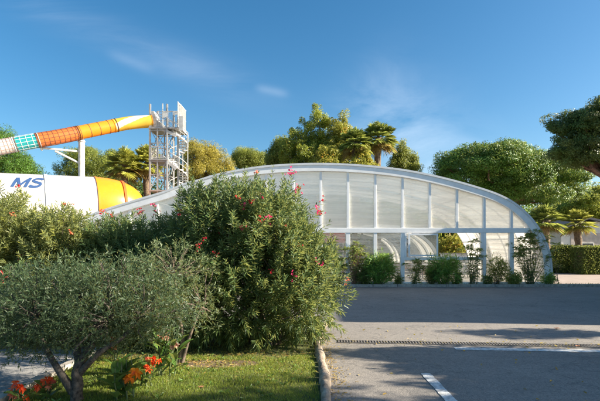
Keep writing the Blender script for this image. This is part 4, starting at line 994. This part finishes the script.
def fan_palm(label, px, pyc, Y, r, mat='palm', nf=46, trunk_r=.2, skirt=True, droopy=.5):
    c = P(px, pyc, Y); t = thing('fan_palm', label, 'palm tree', (c.x, Y, 0), 'fan palms')
    m = MB(); K = 14
    m.tube([(c.x+.04*math.sin(i), Y, -.05+(c.z+.05)*i/K) for i in range(K+1)], [trunk_r*(1.1 if i % 2 else .95)*(1.15 if i > K-3 else 1) for i in range(K+1)], 12); m.build('trunk', M['palmbark'], t, smooth=True)
    V = []; VD = []; st = MB()
    for i in range(nf):
        a = i*2.39996; el = math.radians(85-130*(i/nf)+random.uniform(-14,14)); dry = i > nf*.88 and skirt
        d = np.array([math.cos(a)*math.cos(el), math.sin(a)*math.cos(el), math.sin(el)]); pl = r*random.uniform(.42,.6)
        hub = np.array(c)+d*pl+np.array([0,0,-.12*r*math.cos(el)]); st.tube([tuple(c), tuple(hub)], [.03,.015], 4)
        s = np.cross(d, [0,0,1.0]); s /= max(.1, np.linalg.norm(s)); 
        k = 22; ph = np.linspace(-1.75, 1.75, k); L_ = r*random.uniform(.5,.68)*(1-.25*np.abs(ph)/1.75)*RNG.uniform(.85,1.1,k)
        dirs = np.cos(ph)[:,None]*d+np.sin(ph)[:,None]*s
        n_ = np.cross(s, d); dirs = dirs + n_*(.28*np.abs(np.sin(ph)))[:,None]
        V_ = leaves_arr(np.repeat(hub[None],k,0), dirs, L_, L_*.085, long=True, fold=.1, droop=droopy*.7); (VD if dry else V).append(V_)
    vt = np.repeat(RNG.random(len(V)), 22)*.7+RNG.random(len(V)*22)*.3
    leaf_object('crown', np.concatenate(V), M[mat], t, vt)
    if VD: leaf_object('dead_fronds', np.concatenate(VD), M['palmdry'], t)
    st.build('leaf_stalks', M['stem'], t); return t
fan_palm('fan palm with ragged shaggy crown, left one of the pair above the roof', 355, 143, 37, 1.5, 'palm', 60, .24, droopy=.55)
fan_palm('tall fan palm with round crown, right one of the pair above the roof', 378, 138, 38, 1.75, 'palm', 64, .26)
fan_palm('yellowish fan palm left of the stair tower, nearer to the column', 125, 165, 42, 1.9, 'palm_y', 60, .3, droopy=.4)
fan_palm('yellowish fan palm standing right behind the tower legs', 147, 163, 43, 1.9, 'palm_y', 60, .32, droopy=.4)
fan_palm('short sunlit fan palm in front of the taupe cabin', 578, 222, 30, 1.1, 'palm_y', 44, .22)
fan_palm('shaded fan palm just outside the right end of the arch', 546, 220, 27, 1.15, 'palm', 44, .2)
fan_palm('fan palm half hidden behind the arch shoulder', 536, 234, 30, 1.0, 'palm', 36, .18)

# hedges
def hedge(label, x0, x1, y0, y1, h, n):
    t = thing('clipped_hedge', label, 'hedge', ((x0+x1)/2, y0, .03), 'clipped hedges beyond the paving')
    m = MB(); m.box((x0+.12,y0+.12,.03),(x1-.12,y1-.12,h-.12)); m.build('branches', M['bark'], t)
    r = RNG.random(n); p = np.stack([RNG.uniform(x0,x1,n), RNG.uniform(y0,y1,n), RNG.uniform(.05,h,n)],1)
    f = r < .5; p[f,1] = y0+RNG.uniform(-.03,.12,f.sum()); f = (r >= .5) & (r < .85); p[f,2] = h+RNG.normal(size=f.sum())*.045-.03
    f = r >= .85; p[f,0] = np.where(RNG.random(f.sum()) < .5, x0, x1)+RNG.normal(size=f.sum())*.04
    leaf_object('foliage', leaves_arr(p, RNG.normal(size=(n,3))+np.array([0,-.4,.4]), RNG.uniform(.05,.12,n), .045, long=False), M['hedge'], t)
hy = 27
hedge('clipped green hedge section nearest the arch', P(549,0,hy).x, P(581,0,hy).x, hy, hy+1.2, P(0,247.5,hy).z+.05, 16000)
hedge('clipped green hedge section at right edge, standing slightly nearer', P(583,0,25.5).x, P(640,0,25.5).x, 25.5, 26.7, P(0,247.5,25.5).z+.02, 20000)
# cabin
cb = thing('holiday_cabin', 'taupe and cream holiday cabin with dark gable roof behind the hedge', 'cabin', (P(585,0,40).x, 40, 0))
cx0, cx1 = P(561,0,40).x, P(640,0,40).x; hz = P(0,230,40).z; pk = P(0,221,40).z; rx = P(568.5,0,40).x
m = MB(); m.box((cx0,40,.0),(cx1,46,hz)); m.prism([(cx0,40,hz),(cx1,40,hz),(rx+.4*(cx1-rx),40,pk)], (0,6,0)); m.build('wall', M['wall'], cb)
m = MB(); ridge = rx+.25*(cx1-rx)
m.prism([(cx0-.5,39.6,hz-.1),(ridge,39.6,pk+.15),(ridge,39.6,pk+.33),(cx0-.5,39.6,hz+.08)], (0,6.8,0)); m.prism([(cx1+.5,39.6,hz-.1),(ridge+.002,39.6,pk+.15),(ridge+.002,39.6,pk+.33),(cx1+.5,39.6,hz+.08)], (0,6.8,0)); m.build('roof', M['roofdark'], cb)
m = MB(); m.box((rx+.2,39.93,.2),(cx1-.3,39.99,hz-.3)); cl = m.build('cladding', M['shutter'], cb)
for x in (rx+1.2, rx+3.4):
    m = MB(); m.box((x-.05,39.86,1.0),(x+1.05,39.925,2.1)); w = m.build('window', M['whitepl'], cb); m = MB(); m.box((x+.03,39.84,1.08),(x+.97,39.858,2.02)); m.build('pane', M['winglass'], w)
# grey cabin beyond the arch foot
cb = thing('grey_cabin', 'pale cabin partly hidden between arch foot and shaded palm', 'cabin', (P(548,0,48).x, 48, 0))
m = MB(); m.box((P(540,0,48).x,48,0),(P(561,0,48).x,53,P(0,236,48).z)); m.build('wall', M['wall'], cb)
m = MB(); m.prism([(P(538,0,48).x,47.7,P(0,236,48).z),(P(563,0,48).x,47.7,P(0,236,48).z),(P(550,0,48).x,47.7,P(0,231,48).z)], (0,5.6,0)); m.build('roof', M['steel'], cb)

# far wood closing the horizon
n = 26000; a = RNG.uniform(-60, 75, n); rr = RNG.uniform(78, 100, n); z = RNG.random(n)**.8*(5.5+1.2*np.sin(a*.35)+.9*np.sin(a*1.1))
p = np.stack([a*1.3, rr, z],1); V = leaves_arr(p, RNG.normal(size=(n,3)), RNG.uniform(.6,1.3,n), .8, long=False)
o = leaf_object('far_wood', V, M['broad'], None); tag(o, 'far off belt of trees closing the horizon', 'wood', kind='stuff')

# ------------------------------------------------------------------ things off to the right that throw the shade
SB = thing('reception_building', 'long flat roofed rendered building just beyond the right edge, shading the road', 'building', (19,13,0))
m = MB(); m.box((15.0,8.05,0),(23,17.9,6.3)); m.build('wall', M['wall2'], SB)
m = MB(); m.box((14.8,7.92,6.302),(23.2,18.05,6.55)); m.build('roof', M['whitepl'], SB)
for fl_ in (1.0, 3.9):
    for y in (9.5,11.8,14.1,16.3):
        m = MB(); m.box((14.93,y-.6,fl_),(14.998,y+.6,fl_+1.4)); w = m.build('window', M['whitepl'], SB); m = MB(); m.box((14.91,y-.52,fl_+.08),(14.928,y+.52,fl_+1.32)); m.build('pane', M['winglass'], w)
cluster_tree('roadside_tree', 'low spreading tree just beyond the right edge, dappling the foreground road', (10.5,4.3), [(10.3,4.3,3.0,1.9,.9,.8),(9.4,5.1,3.0,1.2,.5,.6),(11.6,3.7,3.6,1.3,.8,.8),(9.6,5.75,3.1,1.5,.4,.8)], 400, 60, .34, .13, 'broad', r0=.15, ratio=.6, inner=.5)
cluster_tree('roadside_tree', 'tall full crowned tree further right of the low one, shading the olive and the road', (12.5,2.8), [(12.3,2.8,5.0,1.6,.8,1.5),(12.0,2.0,6.6,1.5,1.0,1.3),(11.6,1.8,4.2,1.5,1.0,1.3)], 250, 70, .38, .15, 'broad', r0=.2, ratio=.6, inner=.5)
cluster_tree('roadside_tree', 'slim sparse tree beside the long flat roofed building', (13.6,7.0), [(13.4,7.15,4.3,1.0,.35,.5)], 26, 50, .25, .13, 'broad', r0=.1, ratio=.6, inner=.5)

# ------------------------------------------------------------------ world, sun, camera
EL, AZ = 25.0, 96.0      # azimuth measured from +Y (view) towards +X
W = bpy.data.worlds.new('World'); SC.world = W; W.use_nodes = True; nt = W.node_tree; nt.nodes.clear()
out = nt.nodes.new('ShaderNodeOutputWorld'); bg = nt.nodes.new('ShaderNodeBackground'); sky = nt.nodes.new('ShaderNodeTexSky')
sky.sky_type = 'NISHITA'; sky.sun_disc = False; sky.sun_elevation = math.radians(EL); sky.sun_rotation = math.radians(AZ); sky.air_density = 1.0; sky.dust_density = 1.1; sky.ozone_density = 2.2
hs = nt.nodes.new('ShaderNodeHueSaturation'); hs.inputs['Saturation'].default_value = 1.34; hs.inputs['Hue'].default_value = .493; L(nt, sky.outputs[0], hs.inputs['Color'])
geo = nt.nodes.new('ShaderNodeTexCoord'); sep = nt.nodes.new('ShaderNodeSeparateXYZ'); L(nt, geo.outputs['Generated'], sep.inputs[0])
yy = math_(nt, 'MAXIMUM', sep.outputs['Y'], .05); u = math_(nt, 'DIVIDE', sep.outputs['X'], yy); v = math_(nt, 'DIVIDE', sep.outputs['Z'], yy)
def streak(u0, v0, u1, v1, width):
    dx, dz = u1-u0, v1-v0; ln = math.hypot(dx, dz); dx /= ln; dz /= ln
    a = math_(nt, 'SUBTRACT', u, u0); b = math_(nt, 'SUBTRACT', v, v0)
    t = math_(nt, 'DIVIDE', math_(nt, 'ADD', math_(nt, 'MULTIPLY', a, dx), math_(nt, 'MULTIPLY', b, dz)), ln)
    s = math_(nt, 'DIVIDE', math_(nt, 'ADD', math_(nt, 'MULTIPLY', a, -dz), math_(nt, 'MULTIPLY', b, dx)), width)
    e1 = math_(nt, 'POWER', 2.718, math_(nt, 'MULTIPLY', math_(nt, 'MULTIPLY', s, s), -1))
    tt = math_(nt, 'MULTIPLY', math_(nt, 'SUBTRACT', t, .5), 2.0); e2 = math_(nt, 'POWER', 2.718, math_(nt, 'MULTIPLY', math_(nt, 'POWER', math_(nt, 'ABSOLUTE', tt), 4.0), -1))
    return math_(nt, 'MULTIPLY', e1, e2), t, s
cmb = nt.nodes.new('ShaderNodeCombineXYZ'); L(nt, u, cmb.inputs[0]); L(nt, v, cmb.inputs[1])
def wn(scale, rotz, sx, sy, lo, hi):
    mp = nt.nodes.new('ShaderNodeMapping'); mp.inputs['Rotation'].default_value = (0,0,rotz); mp.inputs['Scale'].default_value = (sx,sy,1); L(nt, cmb.outputs[0], mp.inputs[0])
    nn = nt.nodes.new('ShaderNodeTexNoise'); nn.inputs['Scale'].default_value = scale; nn.inputs['Detail'].default_value = 7; nn.inputs['Roughness'].default_value = .6; nn.inputs['Distortion'].default_value = .6; L(nt, mp.outputs[0], nn.inputs['Vector'])
    return ramp(nt, [(lo, (0,0,0)), (hi, (1,1,1))], nn.outputs['Fac']).outputs[0]
s1, _, _ = streak(-.72, .60, -.06, .34, .04); s2, _, _ = streak(-.44, .45, -.34, .41, .012); s3, _, _ = streak(.12, .36, .42, .10, .11); s4, _, _ = streak(-.1,.37,-.03,.355,.01); s5,_,_ = streak(.3,.17,.62,.14,.05)
c = math_(nt, 'MULTIPLY', math_(nt, 'MULTIPLY', s1, wn(2.2, .35, .8, 4.0, .38, .82)), .12)
c = math_(nt, 'ADD', c, math_(nt, 'MULTIPLY', s2, .05)); c = math_(nt, 'ADD', c, math_(nt, 'MULTIPLY', math_(nt, 'MULTIPLY', s3, wn(3.5, .7, 1, 2.0, .36, .82)), .34))
c = math_(nt, 'ADD', c, math_(nt, 'MULTIPLY', s4, .08)); c = math_(nt, 'ADD', c, math_(nt, 'MULTIPLY', math_(nt, 'MULTIPLY', s5, wn(4.0, .1, 1, 3, .35, .8)), .3), True)
mx = mixc(nt, hs.outputs[0], (8.0, 8.6, 9.3), c)
L(nt, mx, bg.inputs['Color']); bg.inputs['Strength'].default_value = 0.063; L(nt, bg.outputs[0], out.inputs[0])
sl = bpy.data.lights.new('sun', 'SUN'); sl.energy = 5.0; sl.angle = math.radians(.53); sl.color = (1.0, .90, .74)
so = bpy.data.objects.new('sun', sl); COL.objects.link(so)
sd = Vector((math.sin(math.radians(AZ))*math.cos(math.radians(EL)), math.cos(math.radians(AZ))*math.cos(math.radians(EL)), math.sin(math.radians(EL))))
so.rotation_euler = (-sd).to_track_quat('-Z', 'Y').to_euler(); so.location = (40, 0, 30)
cam = bpy.data.cameras.new('camera'); co = bpy.data.objects.new('camera', cam); COL.objects.link(co)
co.location = (0, 0, EYE); co.rotation_euler = (math.pi/2, 0, 0); cam.sensor_width = 36; cam.lens = 36*F/600; cam.shift_y = (HZ-200.5)/600; cam.clip_end = 2000; cam.clip_start = .05
SC.camera = co
SC.render.engine = 'CYCLES'; SC.cycles.max_bounces = 8; SC.cycles.transparent_max_bounces = 16; SC.cycles.sample_clamp_indirect = 8
SC.view_settings.view_transform = 'Standard'; SC.view_settings.look = 'None'; SC.view_settings.gamma = 1; SC.view_settings.exposure = 1.58
